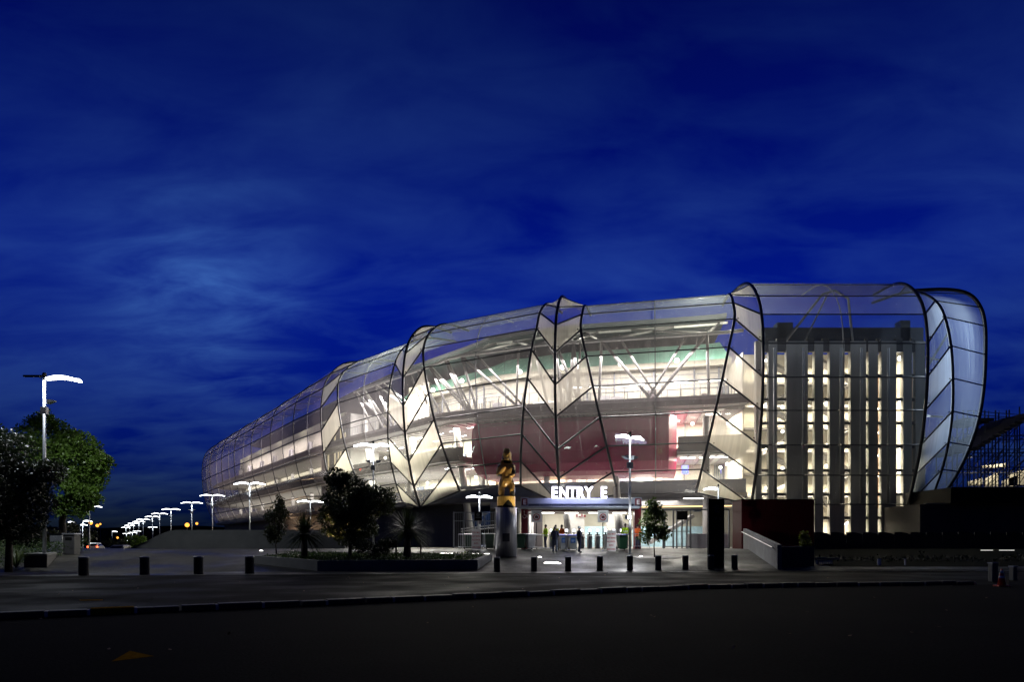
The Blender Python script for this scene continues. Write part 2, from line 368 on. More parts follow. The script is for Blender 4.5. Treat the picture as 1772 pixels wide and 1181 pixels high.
g = MB(); xs = [-150, -120, -100, -85, -70, -60, -50, -44, -38, -33, -28, -25, -22.5, -22, -18, -12, -6, 0, 6, 10, 14, 18, 25, 35, 60]; ys = [31, 33, 35, 36, 37.5, 39, 41, 43, 45, 47, 48, 51, 55, 60, 66, 72, 77, 85, 100, 130, 170, 260]
for i in range(len(xs) - 1):
    for j in range(len(ys) - 1):
        q = [(xs[i], ys[j]), (xs[i + 1], ys[j]), (xs[i + 1], ys[j + 1]), (xs[i], ys[j + 1])]
        pts = []
        for x, y in q:
            z = gz(x, y) if y > 36 else 0
            if y == 31: y = 31.4 + (x + 20) * .145 if -20 < x < 14 else (31.4 if x <= -20 else 36.4)
            elif y == 33: y = 33.4 + (x + 20) * .09 if -20 < x < 14 else (33.2 if x <= -20 else 36.6)
            elif y == 35: y = 35.2 + (x + 20) * .045 if x > -20 else 35
            elif y == 36: y = max(36, 36 + (x - 14) * .02)
            elif y == 37.5: y = max(37.5, 37.4 + (x - 14) * .02)
            z = gz(x, y) if y > 36 else 0
            pts.append((x, y, z + .008))
        g.face(pts)
tag(g.build('plaza', M['plaza'], smooth=True), kind='structure')
# street going away on the left with the lamps
g = MB(); cl = [(-30, 74), (-38, 90), (-50, 108), (-64, 126), (-80, 146), (-100, 170), (-135, 210), (-190, 270), (-300, 390)]
for i in range(len(cl) - 1):
    a = Vector(cl[i]); b = Vector(cl[i + 1]); n = Vector((-(b - a).y, (b - a).x)).normalized()
    g.face([(*(a + n * 4), .016), (*(a + n * 14), .016), (*(b + n * 14), .016), (*(b + n * 4), .016)])
tag(g.build('street', M['asphalt']), kind='structure')
g = MB(); vx = [17.7, 22, 30, 45, 62]; vy = [37.9, 42, 47, 48.9]
for i in range(4):
    for j in range(3): g.face([(vx[i], vy[j], gz(20, vy[j]) + .03), (vx[i + 1], vy[j], gz(20, vy[j]) + .03), (vx[i + 1], vy[j + 1], gz(20, vy[j + 1]) + .03), (vx[i], vy[j + 1], gz(20, vy[j + 1]) + .03)])
tag(g.build('verge', M['earth']), kind='structure')
# kerb of bluestone blocks with pale painted joints
g = MB(); pts = []
for a, b in zip(kerbline[1:-2], kerbline[2:-1]):
    n = max(1, int((b - a).length / .12))
    pts += [a.lerp(b, i / n) for i in range(n)]
pos = 0; rk = random.Random(3); i = 0
while i < len(pts) - 10:
    w = rk.choice([5, 6, 6, 7, 7, 8]); j = min(i + w, len(pts) - 1)
    a = pts[i]; b = pts[j]; d = (b - a).normalized(); n = Vector((-d.y, d.x))
    a2 = a + d * .03; b2 = b - d * .03; h = .135 + rk.uniform(-.015, .015); o = n * rk.uniform(-.015, .015)
    g.cur = 1 if len(pts) * .02 < i < len(pts) * .25 and rk.random() < .22 else 0
    fr0, fr1, bk1, bk0 = a2 + o, b2 + o, b2 + n * .3, a2 + n * .3
    g.hexa([(*fr0, 0), (*fr1, 0), (*bk1, 0), (*bk0, 0), (*fr0, h), (*fr1, h), (*bk1, h), (*bk0, h)])
    if i % 3 != 1:
        g.cur = 2; p0 = b - d * .03 - n * .012; p1 = b + d * .03 - n * .012
        g.hexa([(*p0, 0), (*p1, 0), (*(p1 + n * .25), 0), (*(p0 + n * .25), 0), (*p0, h - .01), (*p1, h - .01), (*(p1 + n * .25), h - .01), (*(p0 + n * .25), h - .01)])
    i = j
M['joint'] = mat('pale_joint', (.55, .50, .42), .8, 0, .4, 20)
tag(g.build('kerb', [M['bluestone'], M['yellow_line'], M['joint']], bevel=.012), kind='structure')
g = MB(); g.face([(PX(193, 8.65), 8.65, .004), (PX(267, 9.05), 9.05, .004), (PX(225, 9.5), 9.5, .004)])
tag(g.build('road_marking', M['yellow_line']), kind='structure')
g = MB()
ln = [(4.8, 34.2), (10, 36.0), (16, 37.0), (24, 39.5), (33, 41.5)]
for (x0, y0), (x1, y1) in zip(ln[:-1], ln[1:]): g.face([(x0, y0 - .14, .020), (x1, y1 - .14, .020 + 0), (x1, y1, .020), (x0, y0, .020)])
tag(g.build('edge_line', M['white_line']), kind='structure')
g = MB(); g.face([(3.2, 47.02, 1.122), (16.4, 47.02, 1.122), (16.4, 47.16, 1.122), (3.2, 47.16, 1.122)])
tag(g.build('paving_strip', M['white_line']), kind='structure')
g = MB(); g.face([(PX(138, 17.8), 17.8, .009), (PX(178, 17.9), 17.9, .009), (PX(178, 18.15), 18.15, .009), (PX(138, 18.05), 18.05, .009)])
tag(g.build('road_marking', M['yellow_line']), kind='structure')
# far hills
hm = mat('night_hill', (.008, .010, .006), .95, 0, .5, .05)
g = MB(); rh = random.Random(5)
prev = None
for k in range(0, 90):
    a = R(-62 + k * 1.4); x = math.sin(a) * 700; y = math.cos(a) * 700
    h = 16 + 5 * noise.noise((k * .17, 2, 0)) + 2.0 * noise.noise((k * .9, 5, 0))
    if prev: g.raw([(prev[0], prev[1], -2), (x, y, -2), (x, y, h), (prev[0], prev[1], prev[2]), (x * 1.2, y * 1.2, -2), (prev[0] * 1.2, prev[1] * 1.2, -2)], [(0, 1, 2, 3), (3, 2, 4, 5)])
    prev = (x, y, h)
tag(g.build('hills', hm), kind='structure')

# ---------------------------------------------------------------- the stadium
stad = empty('stadium', (5, 66, 1.1), 'long glazed stadium stand with glowing bulging facade of dark ribs', 'stadium')
INS = [3.0, 1.9, 1.0, .35, .05, 0, .4, 1.4, 3.2, 5.5, 9.0]
ZS = [6.3, 8.4, 10.8, 13.5, 16.4, 19.3, 22.0, 23.8, 25.2, 25.9, 26.2]
ZT = [5.15, 7.76, 10.4, 13.4, 16.3, 19.3, 22.0, 24.0, 25.7, 26.6, 26.9]
Z2 = [7.15, 9.5, 12.0, 14.5, 17.2, 19.85, 22.0, 23.8, 25.2, 25.9, 26.2]
class Rib:
    def __init__(s, top, bot, n, z, ins=None): s.ins = ins or INS; s.t = Vector(top); s.b = Vector(bot); s.n = Vector(n).normalized(); s.z = z
    def lv(s, k):
        t = clamp((s.z[k] - s.z[0]) / (s.z[6] - s.z[0])); p = s.b.lerp(s.t, t) + s.n * s.ins[k]
        return Vector((p.x, p.y, s.z[k]))
    def at(s, u):
        u = clamp(u, 0, 10); i = min(int(u), 9); f = u - i
        if f < 1e-6: return s.lv(i)
        p1, p2 = s.lv(i), s.lv(i + 1); p0 = s.lv(i - 1) if i > 0 else p1 * 2 - p2; p3 = s.lv(i + 2) if i < 9 else p2 * 2 - p1
        return .5 * (2 * p1 + (p2 - p0) * f + (2 * p0 - 5 * p1 + 4 * p2 - p3) * f * f + (3 * p1 - 3 * p2 + p3 - p0) * f ** 3)
rE = Rib((44.6, 64.2), (44.4, 64.6), (-.92, .40), ZS, [3.0, 1.9, 1.0, .35, .05, 0, .1, .45, 1.4, 3.2, 6.0])
rD = Rib((39.2, 61.3), (40.6, 61.6), (-.25, .97), ZS)
rC = Rib((36.9, 60.6), (36.9, 60.6), (0, 1), ZT)
rB = Rib((22.3, 60.6), (22.3, 60.6), (0, 1), ZT)
rA1 = Rib((20.2, 61.8), (16.85, 61.6), (.18, .98), ZS)
rA0 = Rib((6.5, 65.0), (9.75, 63.9), (.22, .97), ZS)
r2 = Rib((4.0, 63.6), (4.0, 63.6), (.25, .97), [5.3] + ZT[1:8] + [25.6, 26.3, 26.6])
rP2R = Rib((2.2, 64.6), (-.2, 64.4), (.35, .94), Z2)
rP2L = Rib((-9.5, 71.3), (-7.1, 70.6), (.5, .87), Z2)
r3 = Rib((-11.7, 73.3), (-11.7, 73.3), (.5, .87), [5.5] + ZT[1:8] + [25.6, 26.3, 26.6])
rP3R = Rib((-13.6, 77.4), (-14.9, 77.0), (.75, .66), ZS)
rP3L = Rib((-22.4, 86.7), (-20.2, 85.2), (.75, .66), ZS)
r4 = Rib((-25.0, 89.4), (-25.0, 89.4), (.75, .66), [5.5] + ZT[1:8] + [25.6, 26.3, 26.6])
far_xy = [(-31.7, 99), (-38.9, 110), (-46.2, 121), (-53.7, 132), (-60.4, 142), (-67.7, 153), (-74.0, 163)]
rF = [Rib(p, p, (.83, .56), ZS) for p in far_xy]
rF[-1].n = Vector((.98, .2)); 
rEnd = Rib((-76.5, 174), (-76.5, 174), (1, .05), ZS)

def bay(ra, rb, m, cols=4):
    g = MB(); wd = (ra.lv(5) - rb.lv(5)).length; nu = 20
    def pt(i, j): return ra.at(i * .5).lerp(rb.at(i * .5), j / cols)
    for i in range(nu):
        for j in range(cols):
            g.face([pt(i, j), pt(i, j + 1), pt(i + 1, j + 1), pt(i + 1, j)], [(wd * jj / cols, ii * 1.4) for ii, jj in ((i, j), (i, j + 1), (i + 1, j + 1), (i + 1, j))])
    for q, (fi, _) in enumerate(list(g.uv.items())):
        if q // cols >= 12: g.mi[fi] = 1
    return g.build('glass_bay', [m, M['foil_roof'] if m is not M['glass_far'] else m], stad, smooth=True)
def rails(ra, rb, r=.062, ks=range(0, 10), mid=True, mr=.05):
    for k in ks: 
        g = MB(); rr = r if k < 8 else r * .6
        g.tube([ra.lv(k), rb.lv(k)], rr, 6)
        g.build('facade_rail', M['rib'], stad)
    if mid:
        g = MB(); pts = [ra.at(u * .5).lerp(rb.at(u * .5), .5) + Vector((0, .35, 0)) for u in range(0, 21)]
        g.tube(pts, mr, 6); g.build('mullion', M['strut'], stad, smooth=True)
def rib(r_, rad=.15):
    rad *= .74
    g = MB(); pts = [r_.at(u * .25) for u in range(0, 41)]
    g.tube(pts, rad, 8); g.build('facade_rib', M['rib'], stad, smooth=True)
def chevrons(rb_, rg, dim=False, flip=0):
    """pleated zone between a slanting rib and an upright ridge: alternating frosted and clear panels"""
    for j in range(0, 10):
        g = MB()
        if j == 0:
            tri = [[rb_.at(s / 4) for s in range(5)], [rg.at(0)] * 5]
            for s in range(4): g.face([rb_.at(s / 4), rg.at(0), rb_.at((s + 1) / 4)], [(0, s * .7), (3, 1), (0, s * .7 + .7)])
        else:
            wd = 3; n = 4
            for s in range(n):
                u0, u1 = j + s / n, j + (s + 1) / n
                a0, a1 = rb_.at(u0), rb_.at(u1); b0, b1 = rg.at(u0 - 1), rg.at(u1 - 1)
                for q in range(2):
                    f0, f1 = q / 2, (q + 1) / 2
                    g.face([a0.lerp(b0, f0), a0.lerp(b0, f1), a1.lerp(b1, f1), a1.lerp(b1, f0)], [(f0 * wd, u0 * 2.8), (f1 * wd, u0 * 2.8), (f1 * wd, u1 * 2.8), (f0 * wd, u1 * 2.8)])
        if j == 9:
            g.face([rb_.at(10), rg.at(9), rg.at(10)], [(0, 0), (3, 0), (3, 3)])
        fr = (j % 2 == 0) and not (rg is r2 and j == 2)
        o = g.build('chevron_panel', (M['frost_blue'] if dim else M['frost']) if fr else (M['glass_blue'] if dim else M['glass']), stad, smooth=True)
        o['label'] = 'frosted chevron panel' if fr else 'clear chevron panel'
    g = MB()
    g.tube([rb_.at(0), rg.at(0)], .09, 6)
    for j in range(1, 10): g.tube([rb_.at(j), rb_.at(j).lerp(rg.at(j - 1), .5), rg.at(j - 1)], .085, 6)
    g.build('chevron_frame', M['rib'], stad)
    for j in range(1, 7):                                        # patch fittings
        for f in (.12, .88):
            g = MB(); p = rb_.at(j).lerp(rg.at(j - 1), f) + Vector((0, -.05, .28)); g.ball(p, .07, 6, 4)
            g.build('patch_fitting', M['black'], stad)

bay(rE, rD, M['glass_blue']); rails(rE, rD, mid=False)
chevrons(rD, rC, dim=True)
bay(rC, rB, M['glass_tower'], 6); rails(rC, rB)
chevrons(rA1, rB); bay(rA1, rA0, M['glass'], 6); rails(rA1, rA0)
chevrons(rA0, r2); chevrons(rP2R, r2)
bay(rP2R, rP2L, M['glass'], 6); rails(rP2R, rP2L)
chevrons(rP2L, r3); chevrons(rP3R, r3)
bay(rP3R, rP3L, M['glass'], 6); rails(rP3R, rP3L)
chevrons(rP3L, r4)
for r_, w_ in ((rE, .24), (rD, .17), (rC, .19), (rB, .19), (rA1, .17), (rA0, .17), (r2, .19), (rP2R, .16), (rP2L, .17), (r3, .19), (rP3R, .15), (rP3L, .16), (r4, .14)): rib(r_, w_)
seq = [r4] + rF + [rEnd]
for a_, b_ in zip(seq[:-1], seq[1:]):
    bay(a_, b_, M['glass_far'], 2); rails(a_, b_, .09, ks=range(0, 8), mid=True, mr=.06)
for r_ in rF: rib(r_, .10)

# ---- inside: floors, walls, lights follow one smooth line behind the facade
F = [Vector(p) for p in ((44, 64.5), (37, 61.3), (22.3, 61.3), (20, 62.1), (6.5, 65.2), (2, 66.2), (-9.4, 71.8), (-13.7, 77.2), (-22.4, 87), (-25, 90), (-31.7, 99.3), (-38.9, 110), (-46.2, 121), (-53.7, 132), (-60.4, 142), (-67.7, 153), (-74, 163))]
FN = []
for i in range(len(F)):
    n = Vector((0, 0))
    for a, b in ((i - 1, i), (i, i + 1)):
        if a >= 0 and b < len(F):
            d = (F[b] - F[a]).normalized(); n += Vector((d.y, -d.x))
    FN.append(n.normalized())
FN[2] = Vector((.06, 1)); FN[3] = Vector((.16, 1)).normalized()
def fo(u, d, z=None):
    i = min(int(u), len(F) - 2); f = u - i
    p = F[i].lerp(F[i + 1], f) + FN[i].lerp(FN[i + 1], f).normalized() * d
    return Vector((p.x, p.y, z)) if z is not None else p
def ring(g, u0, u1, da, db, z0, z1):
    us = sorted(set([u0, u1] + [float(k) for k in range(len(F)) if u0 < k < u1]))
    for a, b in zip(us[:-1], us[1:]):
        g.hexa([fo(a, da, z0), fo(a, db, z0), fo(b, db, z0), fo(b, da, z0), fo(a, da, z1), fo(a, db, z1), fo(b, db, z1), fo(b, da, z1)])
U0, U1 = 2.12, 16
def part(name, m, fn, smooth=False, label=None):
    g = MB(); fn(g); o = g.build(name, m, stad, smooth=smooth)
    if label: o['label'] = label
    return o
part('floor_slab', M['slab'], lambda g: ring(g, U0, U1, 3.1, 18, 5.85, 6.35), label='first floor slab')
part('ceiling', M['ceiling'], lambda g: (ring(g, U0, 3.33, 3.6, 14.5, 10.15, 10.3), ring(g, 5.8, U1, 3.6, 14.5, 10.15, 10.3)))
part('floor_slab', M['slab'], lambda g: (ring(g, U0, 3.33, 2.6, 15, 10.32, 10.9), ring(g, 5.8, U1, 2.6, 15, 10.32, 10.9)), label='second floor slab')
part('ceiling', M['ceiling'], lambda g: ring(g, U0, U1, 3.9, 14.5, 14.55, 14.7))
part('floor_slab', M['slab'], lambda g: ring(g, U0, U1, 2.4, 15, 14.72, 15.25), label='third floor slab')
part('balustrade', M['counter'], lambda g: (ring(g, U0, U1, 3.6, 3.72, 6.36, 7.7)), label='solid grey balustrade of the first floor')
part('balustrade', M['slab'], lambda g: (ring(g, U0, 3.33, 3.2, 3.3, 10.9, 11.9), ring(g, 5.8, U1, 3.2, 3.3, 10.9, 11.9)), label='solid grey balustrade of the second floor')
part('balustrade', M['grey_wall'], lambda g: (ring(g, U0, U1, 3.0, 3.12, 15.2, 15.75)), label='solid grey balustrade of the third floor')
def handrail(g):
    us = [U0 + (9 - U0) * k / 52 for k in range(53)]
    g.tube([fo(u, 3.2, 16.9) for u in us], .035, 5)
    for u in us: g.tube([fo(u, 3.2, 15.7), fo(u, 3.2, 16.9)], .035, 5)
part('handrail', M['strut'], handrail)
part('back_wall', M['warm_wall'], lambda g: (ring(g, U0, U1, 12.6, 12.9, 6.35, 10.14), ring(g, U0, U1, 11.5, 11.8, 10.9, 14.54)))
part('back_wall', M['warm_wall'], lambda g: ring(g, U0, 9.2, 10.0, 10.3, 15.25, 20.6), label='pale back wall of the top concourse')
part('end_wall', M['warm_wall'], lambda g: g.hexa([fo(2.12, 4.5, 6.36), fo(2.13, 12, 6.36), fo(2.17, 12, 6.36), fo(2.16, 4.5, 6.36), fo(2.12, 4.5, 20), fo(2.13, 12, 20), fo(2.17, 12, 20), fo(2.16, 4.5, 20)]))
def deck(g):
    us = [U0 + (9.0 - U0) * k / 40 for k in range(41)]
    for a, b in zip(us[:-1], us[1:]): g.face([fo(a, 9.4, 20.7), fo(b, 9.4, 20.7), fo(b, 14.5, 23.9), fo(a, 14.5, 23.9)])
    for a, b in zip(us[:-1], us[1:]):
        for f in (.2, .7):
            u = a + (b - a) * f; g.beam(fo(u, 9.35, 20.65), fo(u, 14.4, 23.8), .06, .12)
part('seating_deck', M['green'], deck, label='underside of the upper seating deck with green pitch light in its colour')
part('beam', M['warm_wall'], lambda g: ring(g, U0, 9, 9.0, 9.5, 20.1, 20.7))
def roof(g):
    us = [2.15 + 13.85 * k / 28 for k in range(0, 29)]
    for a, b in zip(us[:-1], us[1:]):
        p = [fo(a, 11, 25.6), fo(b, 11, 25.6), fo(b, 30, 22.8), fo(a, 30, 22.8)]
        g.hexa([*p, *[q + Vector((0, 0, .4)) for q in p]])
part('roof', M['roof'], roof)
part('roof_beam', M['white_steel'], lambda g: [g.tube([fo(U0 + (9 - U0) * k / 40, 4.5, 22.1) for k in range(41)], .17, 7), g.tube([fo(U0 + (9 - U0) * k / 40, 10.8, 24.9) for k in range(41)], .14, 7)], smooth=True)
def truss(u, s):
    g = MB(); a = fo(u, 4.5, 22.1)
    g.tube([a, fo(u + s * .35, 9.5, 17.2)], .17, 7); g.tube([a, fo(u - s * .05, 8.5, 15.3)], .15, 7); g.tube([a, fo(u + s * .55, 10.8, 24.9)], .13, 7); g.tube([a, fo(u - s * .35, 10.8, 24.9)], .13, 7)
    g.tube([fo(u + s * .35, 9.5, 17.2), fo(u + s * .62, 4.5, 22.1)], .12, 7)
    g.build('roof_truss', M['truss'], stad, smooth=True)
for u, s in ((3.12, 1), (3.88, -1), (4.3, 1), (4.75, -1), (5.12, 1), (5.9, -1), (6.25, 1), (6.8, -1), (7.1, 1), (7.85, -1), (8.3, 1), (8.9, -1)): truss(u, s)
# columns: slanting white shafts
def column(a, b, r0=.36, r1=.36, m='white_steel'):
    g = MB(); g.tube([a, b], [r0, r1], 14); g.build('column', M[m], stad, smooth=True)
column(P(815, 930, 73.5), P(786, 715, 77), .40, .34)
column(P(838, 860, 76), P(826, 720, 79), .25, .25)
column(P(709, 880, 80), P(716, 735, 84), .42, .36)
column(P(1222, 935, 64.5), P(1222, 722, 66.5), .34, .34, 'grey_wall')
column(P(984, 935, 62), P(978, 865, 63), .3, .3)
column(P(1073, 935, 60), P(1066, 830, 68), .38, .32)
column(P(948, 860, 72), P(944, 800, 73), .3, .3)
column(P(645, 850, 92), P(632, 730, 95), .42, .36)
for k in range(7):
    u = 10.3 + k * .85; column(fo(u, 7.4, 6.4), fo(u + .18, 7.9, 19.0), .34, .3, 'grey_wall')
    column(fo(u + .5, 8.2, 14.8), fo(u + .2, 7.6, 19.0), .2, .2, 'grey_wall')
part('back_wall', M['warm_wall'], lambda g: ring(g, 10.2, U1, 8.6, 8.9, 13.8, 22.0), label='pale upper wall behind the far facade')
# the curved maroon pod that hangs behind the glass over the entry
def pod(g):
    us = [4.0 + (5.72 - 4.0) * k / 30 for k in range(31)]
    us = [3.33 + (5.80 - 3.33) * k / 40 for k in range(41)]
    prof = [(6.0, 14.5), (4.3, 14.4), (3.75, 13.9), (3.6, 12.8), (3.62, 10.9), (3.9, 9.7), (4.7, 8.95), (6.2, 8.6), (9.5, 8.5)]
    def pp(u, k):
        e = min(u - us[0], us[-1] - u); t = clamp(e / .10); rd = (1 - math.sqrt(max(0, 1 - (1 - t) ** 2))) * 1.6
        return fo(u, prof[k][0] + rd, prof[k][1])
    for a, b in zip(us[:-1], us[1:]):
        for k in range(len(prof) - 1): g.face([pp(a, k), pp(b, k), pp(b, k + 1), pp(a, k + 1)])
    for u in (us[0], us[-1]):
        g.face([pp(u, k) for k in range(len(prof))] + [fo(u, 9.5, 14.5)])
part('curved_pod', M['pod'], pod, smooth=True)
# furnishings of the concourses
def stalls(g):
    rs = random.Random(11)
    for z0, d, n in ((6.36, 12.3, 40), (10.9, 11.2, 30), (15.26, 9.7, 34)):
        for k in range(n):
            u = U0 + .1 + (9 - U0) * (k + rs.random() * .6) / n; w = rs.uniform(.03, .14)
            h = rs.uniform(1.2, 2.6); b = rs.uniform(0, .8) if rs.random() < .4 else 0
            g.cur = rs.choice([0, 0, 1, 2, 2, 2])
            g.hexa([fo(u, d, z0 + b), fo(u + w, d, z0 + b), fo(u + w, d + .25, z0 + b), fo(u, d + .25, z0 + b), fo(u, d, z0 + b + h), fo(u + w, d, z0 + b + h), fo(u + w, d + .25, z0 + b + h), fo(u, d + .25, z0 + b + h)])
g = MB(); stalls(g); g.build('wall_panel', [M['door'], M['counter'], M['grey_wall']], stad)
def frames(g):
    n = 64
    for k in range(n + 1):
        u = U0 + .1 + (8.9 - U0) * k / n
        if k % 3: g.beam(fo(u, 9.93, 15.3), fo(u, 9.93, 18.0), .07, .07)
        else: g.beam(fo(u, 9.9, 15.3), fo(u, 9.9, 20.1), .16, .12)
    us = [U0 + .1 + (8.9 - U0) * k / n for k in range(n + 1)]
    for z in (18.0, 18.9, 19.5):
        for a, b in zip(us[:-1], us[1:]): g.beam(fo(a, 9.95, z), fo(b, 9.95, z), .06, .05)
part('wall_frame', M['strut'], frames)
def frames2(g):
    n = 40
    for k in range(n + 1):
        u = U0 + .1 + (8.9 - U0) * k / n
        g.beam(fo(u, 11.4, 10.95), fo(u, 11.4, 14.5), .10, .10); g.beam(fo(u, 12.5, 6.4), fo(u, 12.5, 10.1), .10, .10)
part('wall_frame', M['strut'], frames2)
def joists(g):
    for k in range(70):
        u = U0 + .05 + (9 - U0) * k / 70
        g.beam(fo(u, 3.9, 14.48), fo(u, 11.3, 14.48), .08, .14)
        if not 3.3 < u < 5.82: g.beam(fo(u, 3.8, 10.1), fo(u, 12.4, 10.1), .08, .12)
part('ceiling_joists', M['grey_wall'], joists)
def wbox(u, w, d, z0, z1, m, name='sign_panel'):
    g = MB(); g.hexa([fo(u, d, z0), fo(u + w, d, z0), fo(u + w, d + .1, z0), fo(u, d + .1, z0), fo(u, d, z1), fo(u + w, d, z1), fo(u + w, d + .1, z1), fo(u, d + .1, z1)]); return g.build(name, m, stad)
M['green_sign'] = mat('green_sign', (.02, .30, .10), .5, emit=(.04, .55, .18), es=.5, vary=0)
M['blue_sign'] = mat('blue_sign', (.03, .05, .5), .5, emit=(.08, .12, .9), es=.9, vary=0)
g = MB(); ring(g, 7.28, 7.62, 7.6, 7.8, 16.9, 21.6); g.build('wall_panel', M['warm_wall'], stad)
wbox(2.35, .35, 11.9, 7.2, 8.3, M['green_sign'])
wbox(2.7, .02, 9.9, 8.9, 9.7, M['blue_sign'], 'screen'); wbox(3.22, .05, 9.9, 8.9, 9.8, M['blue_sign'], 'screen')
wbox(6.05, .3, 12.0, 7.6, 9.6, M['warm_strip'], 'lit_kiosk'); wbox(3.5, .14, 12.3, 7.6, 9.2, M['strip'], 'lit_kiosk'); wbox(5.0, .25, 12.2, 7.0, 9.3, M['warm_strip'], 'lit_kiosk')
wbox(6.02, .34, 11.4, 16.0, 17.0, M['warm_strip'], 'lit_kiosk'); wbox(5.05, .3, 9.8, 16.2, 17.3, M['strip'], 'lit_kiosk')
# fluorescent strips and floodlights
ns = 0
for z, da, n, u0, u1 in ((10.05, 5.5, 14, 2.5, 6.4), (10.05, 7.8, 12, 4.0, 6.4), (14.45, 6.3, 14, 2.3, 8.9), (14.45, 9.2, 10, 2.3, 8.9), (18.3, 8.2, 6, 2.4, 4.4)):
    for k in range(n):
        u = u0 + (u1 - u0) * (k + .5) / n
        L_ = 1.5 / max(6, (F[min(int(u) + 1, 16)] - F[int(u)]).length)
        g = MB(); g.beam(fo(u, da, z), fo(u + L_, da, z), .16, .07); g.build('tube_lamp', M['strip'], stad)
for u in (3.32, 3.75, 4.3, 4.75, 5.4, 6.35, 7.2, 8.2):
    g = MB(); g.ball(fo(u, 7.5, 20.4), .24, 12, 8); g.build('floodlight', M['globe'], stad, smooth=True)
for u, d, z in ((2.6, 7, 13.6), (2.85, 9, 9.4), (3.2, 8, 13.9), (3.55, 7, 9.3), (6.15, 9, 9.2), (7.6, 8, 13.2), (8.4, 8, 13.2), (2.75, 6, 9.4), (7.4, 8.5, 9.2)):
    g = MB(); g.ball(fo(u, d, z), .16, 10, 6); g.build('pendant_lamp', M['globe'], stad, smooth=True)
WARM = (1, .955, .79); PINK = (1, .90, .86)
for a, b, k1, k2, k3 in ((2.15, 3, 1.5, 1.4, 1.2), (3.05, 4.0, 1.2, 1.2, 1.3), (4.0, 5.0, 1.0, .7, .9), (5, 5.9, 1.0, .8, 1.1), (5.9, 7, 1.2, 1.3, 1.1), (7, 8, 2.2, 1.9, 2.6), (8, 9, 1.2, 1.1, 1.0), (10.3, 11.5, .5, .22, .42), (11.5, 13, .4, .22, .5), (13, 15.5, .4, .22, .5)):
    m_ = (a + b) / 2; L_ = (fo(b, 6) - fo(a, 6)).length; dv = fo(b, 6) - fo(a, 6); ang = math.atan2(dv.y, dv.x)
    area('concourse_light', fo(m_, 7.5, 9.95), L_ * .9, 5, 265 * L_ * k1, WARM, (0, 0, ang), stad)
    area('concourse_light', fo(m_, 7.3, 14.4), L_ * .9, 5, 275 * L_ * k2, WARM, (0, 0, ang), stad)
    area('concourse_light', fo(m_, 5.6, 20.7), L_ * .8, 2.5, 175 * L_ * k3, PINK, (0, 0, ang), stad)
for u, pw in ((7.45, 3800), (3.15, 1900), (5.5, 420), (6.4, 420), (4.2, 420), (8.4, 500), (2.5, 500), (10.6, 420), (11.8, 420), (13.0, 420), (14.2, 420), (15.2, 420), (15.95, 350)):
    point('roof_fill', fo(u, 6.2, 23.4), pw, WARM, .4, stad)  # one strong upper glow, plus points added to brighten the glass and far wing

# ---- ground level: dark walls on the left, bright entry hall, stair tower on the right
part('base_wall', M['dark_wall'], lambda g: ring(g, 5.86, 16, 5.0, 5.4, 0, 5.84))
part('base_wall', M['dark_wall'], lambda g: ring(g, 5.5, 5.86, 9, 9.4, 1.0, 5.84), label='recessed dark base wall beside the entry')
part('hall_wall', M['warm_wall'], lambda g: (g.box(-1, 78, 1.0, 34, 78.3, 5.84)))
part('hall_floor', M['floor'], lambda g: (g.box(-2, 58, .9, 22.3, 78, 1.125)))
part('hall_soffit', M['grey_wall'], lambda g: (ring(g, U0, 5.5, 2.9, 4.3, 5.2, 5.83)))
part('hall_soffit', M['warm_strip'], lambda g: (ring(g, U0, 3.98, 4.32, 4.4, 5.10, 5.25)), label='thin orange edge of the hall ceiling')
for x, y, w in ((5.6, 66, 1.5), (9.6, 68, 1.4)):
    part('hall_pier', M['white_steel'], lambda g: g.hexa([(x, y, 1.1), (x + w, y, 1.1), (x + w, y + .4, 1.1), (x, y + .4, 1.1), (x - .4, y, 5.8), (x + w - .2, y, 5.8), (x + w - .2, y + .4, 5.8), (x - .4, y + .4, 5.8)]))
part('hall_panel', M['warm_wall'], lambda g: g.box(3.4, 70, 1.1, 7.2, 70.3, 5.8))
part('hall_panel', M['door'], lambda g: g.box(1.0, 67, 1.1, 3.0, 67.3, 5.8), label='dark panel of the entry hall')
M['mural'] = mat('pale_blue_mural', (.42, .62, .72), .6, 0, .3, 1.2)
part('hall_panel', M['mural'], lambda g: (g.box(7.6, 76, 1.1, 12.2, 76.2, 3.4), g.box(13.4, 76, 1.1, 22, 76.2, 3.4)), label='pale blue mural panel of the entry hall')
part('stair', M['slab'], lambda g: (g.beam((8.5, 72, 5.4), (12.6, 72, 3.0), 1.6, .35), g.beam((14.5, 72, 1.6), (19, 72, 4.4), 1.6, .35)))
for x, y in ((5, 64), (11, 64), (17, 64), (5, 72), (11, 72), (17, 72)):
    g = MB(); g.beam((x - .9, y, 5.72), (x + .9, y, 5.72), .3, .06); g.build('tube_lamp', M['strip'], stad)
point('warm_glow_light', fo(11.3, 2.2, 3.6), 900, (1, .62, .34), .3, stad)  # warm light added for the brown glow low on the far facade
g = MB(); sgx, sgz = 5.9, 4.05
for k, (w, h, dz_) in enumerate(((.13, .30, 0), (.20, .09, 0), (.13, .28, .02), (.20, .20, 0))): g.box(sgx + .3 + k * .24, 66 - .2, sgz + dz_, sgx + .3 + k * .24 + w, 66 - .12, sgz + dz_ + h)
g.build('wayfinding_symbols', M['maroon'], stad)
area('pod_light', (10, 70, 8.35), 12, 3, 500, (1, .93, .86), (0, 0, 0), stad)
area('end_light', (40.5, 66.5, 18), 3, 12, 1000, (.74, .86, 1.0), (R(-70), 0, 0), stad)
area('hall_light', (9, 66, 5.65), 14, 8, 2300, (1, .95, .86), (0, 0, 0), stad)
area('hall_light', (10, 73.5, 5.65), 18, 4, 1300, (1, .96, .86), (0, 0, 0), stad)
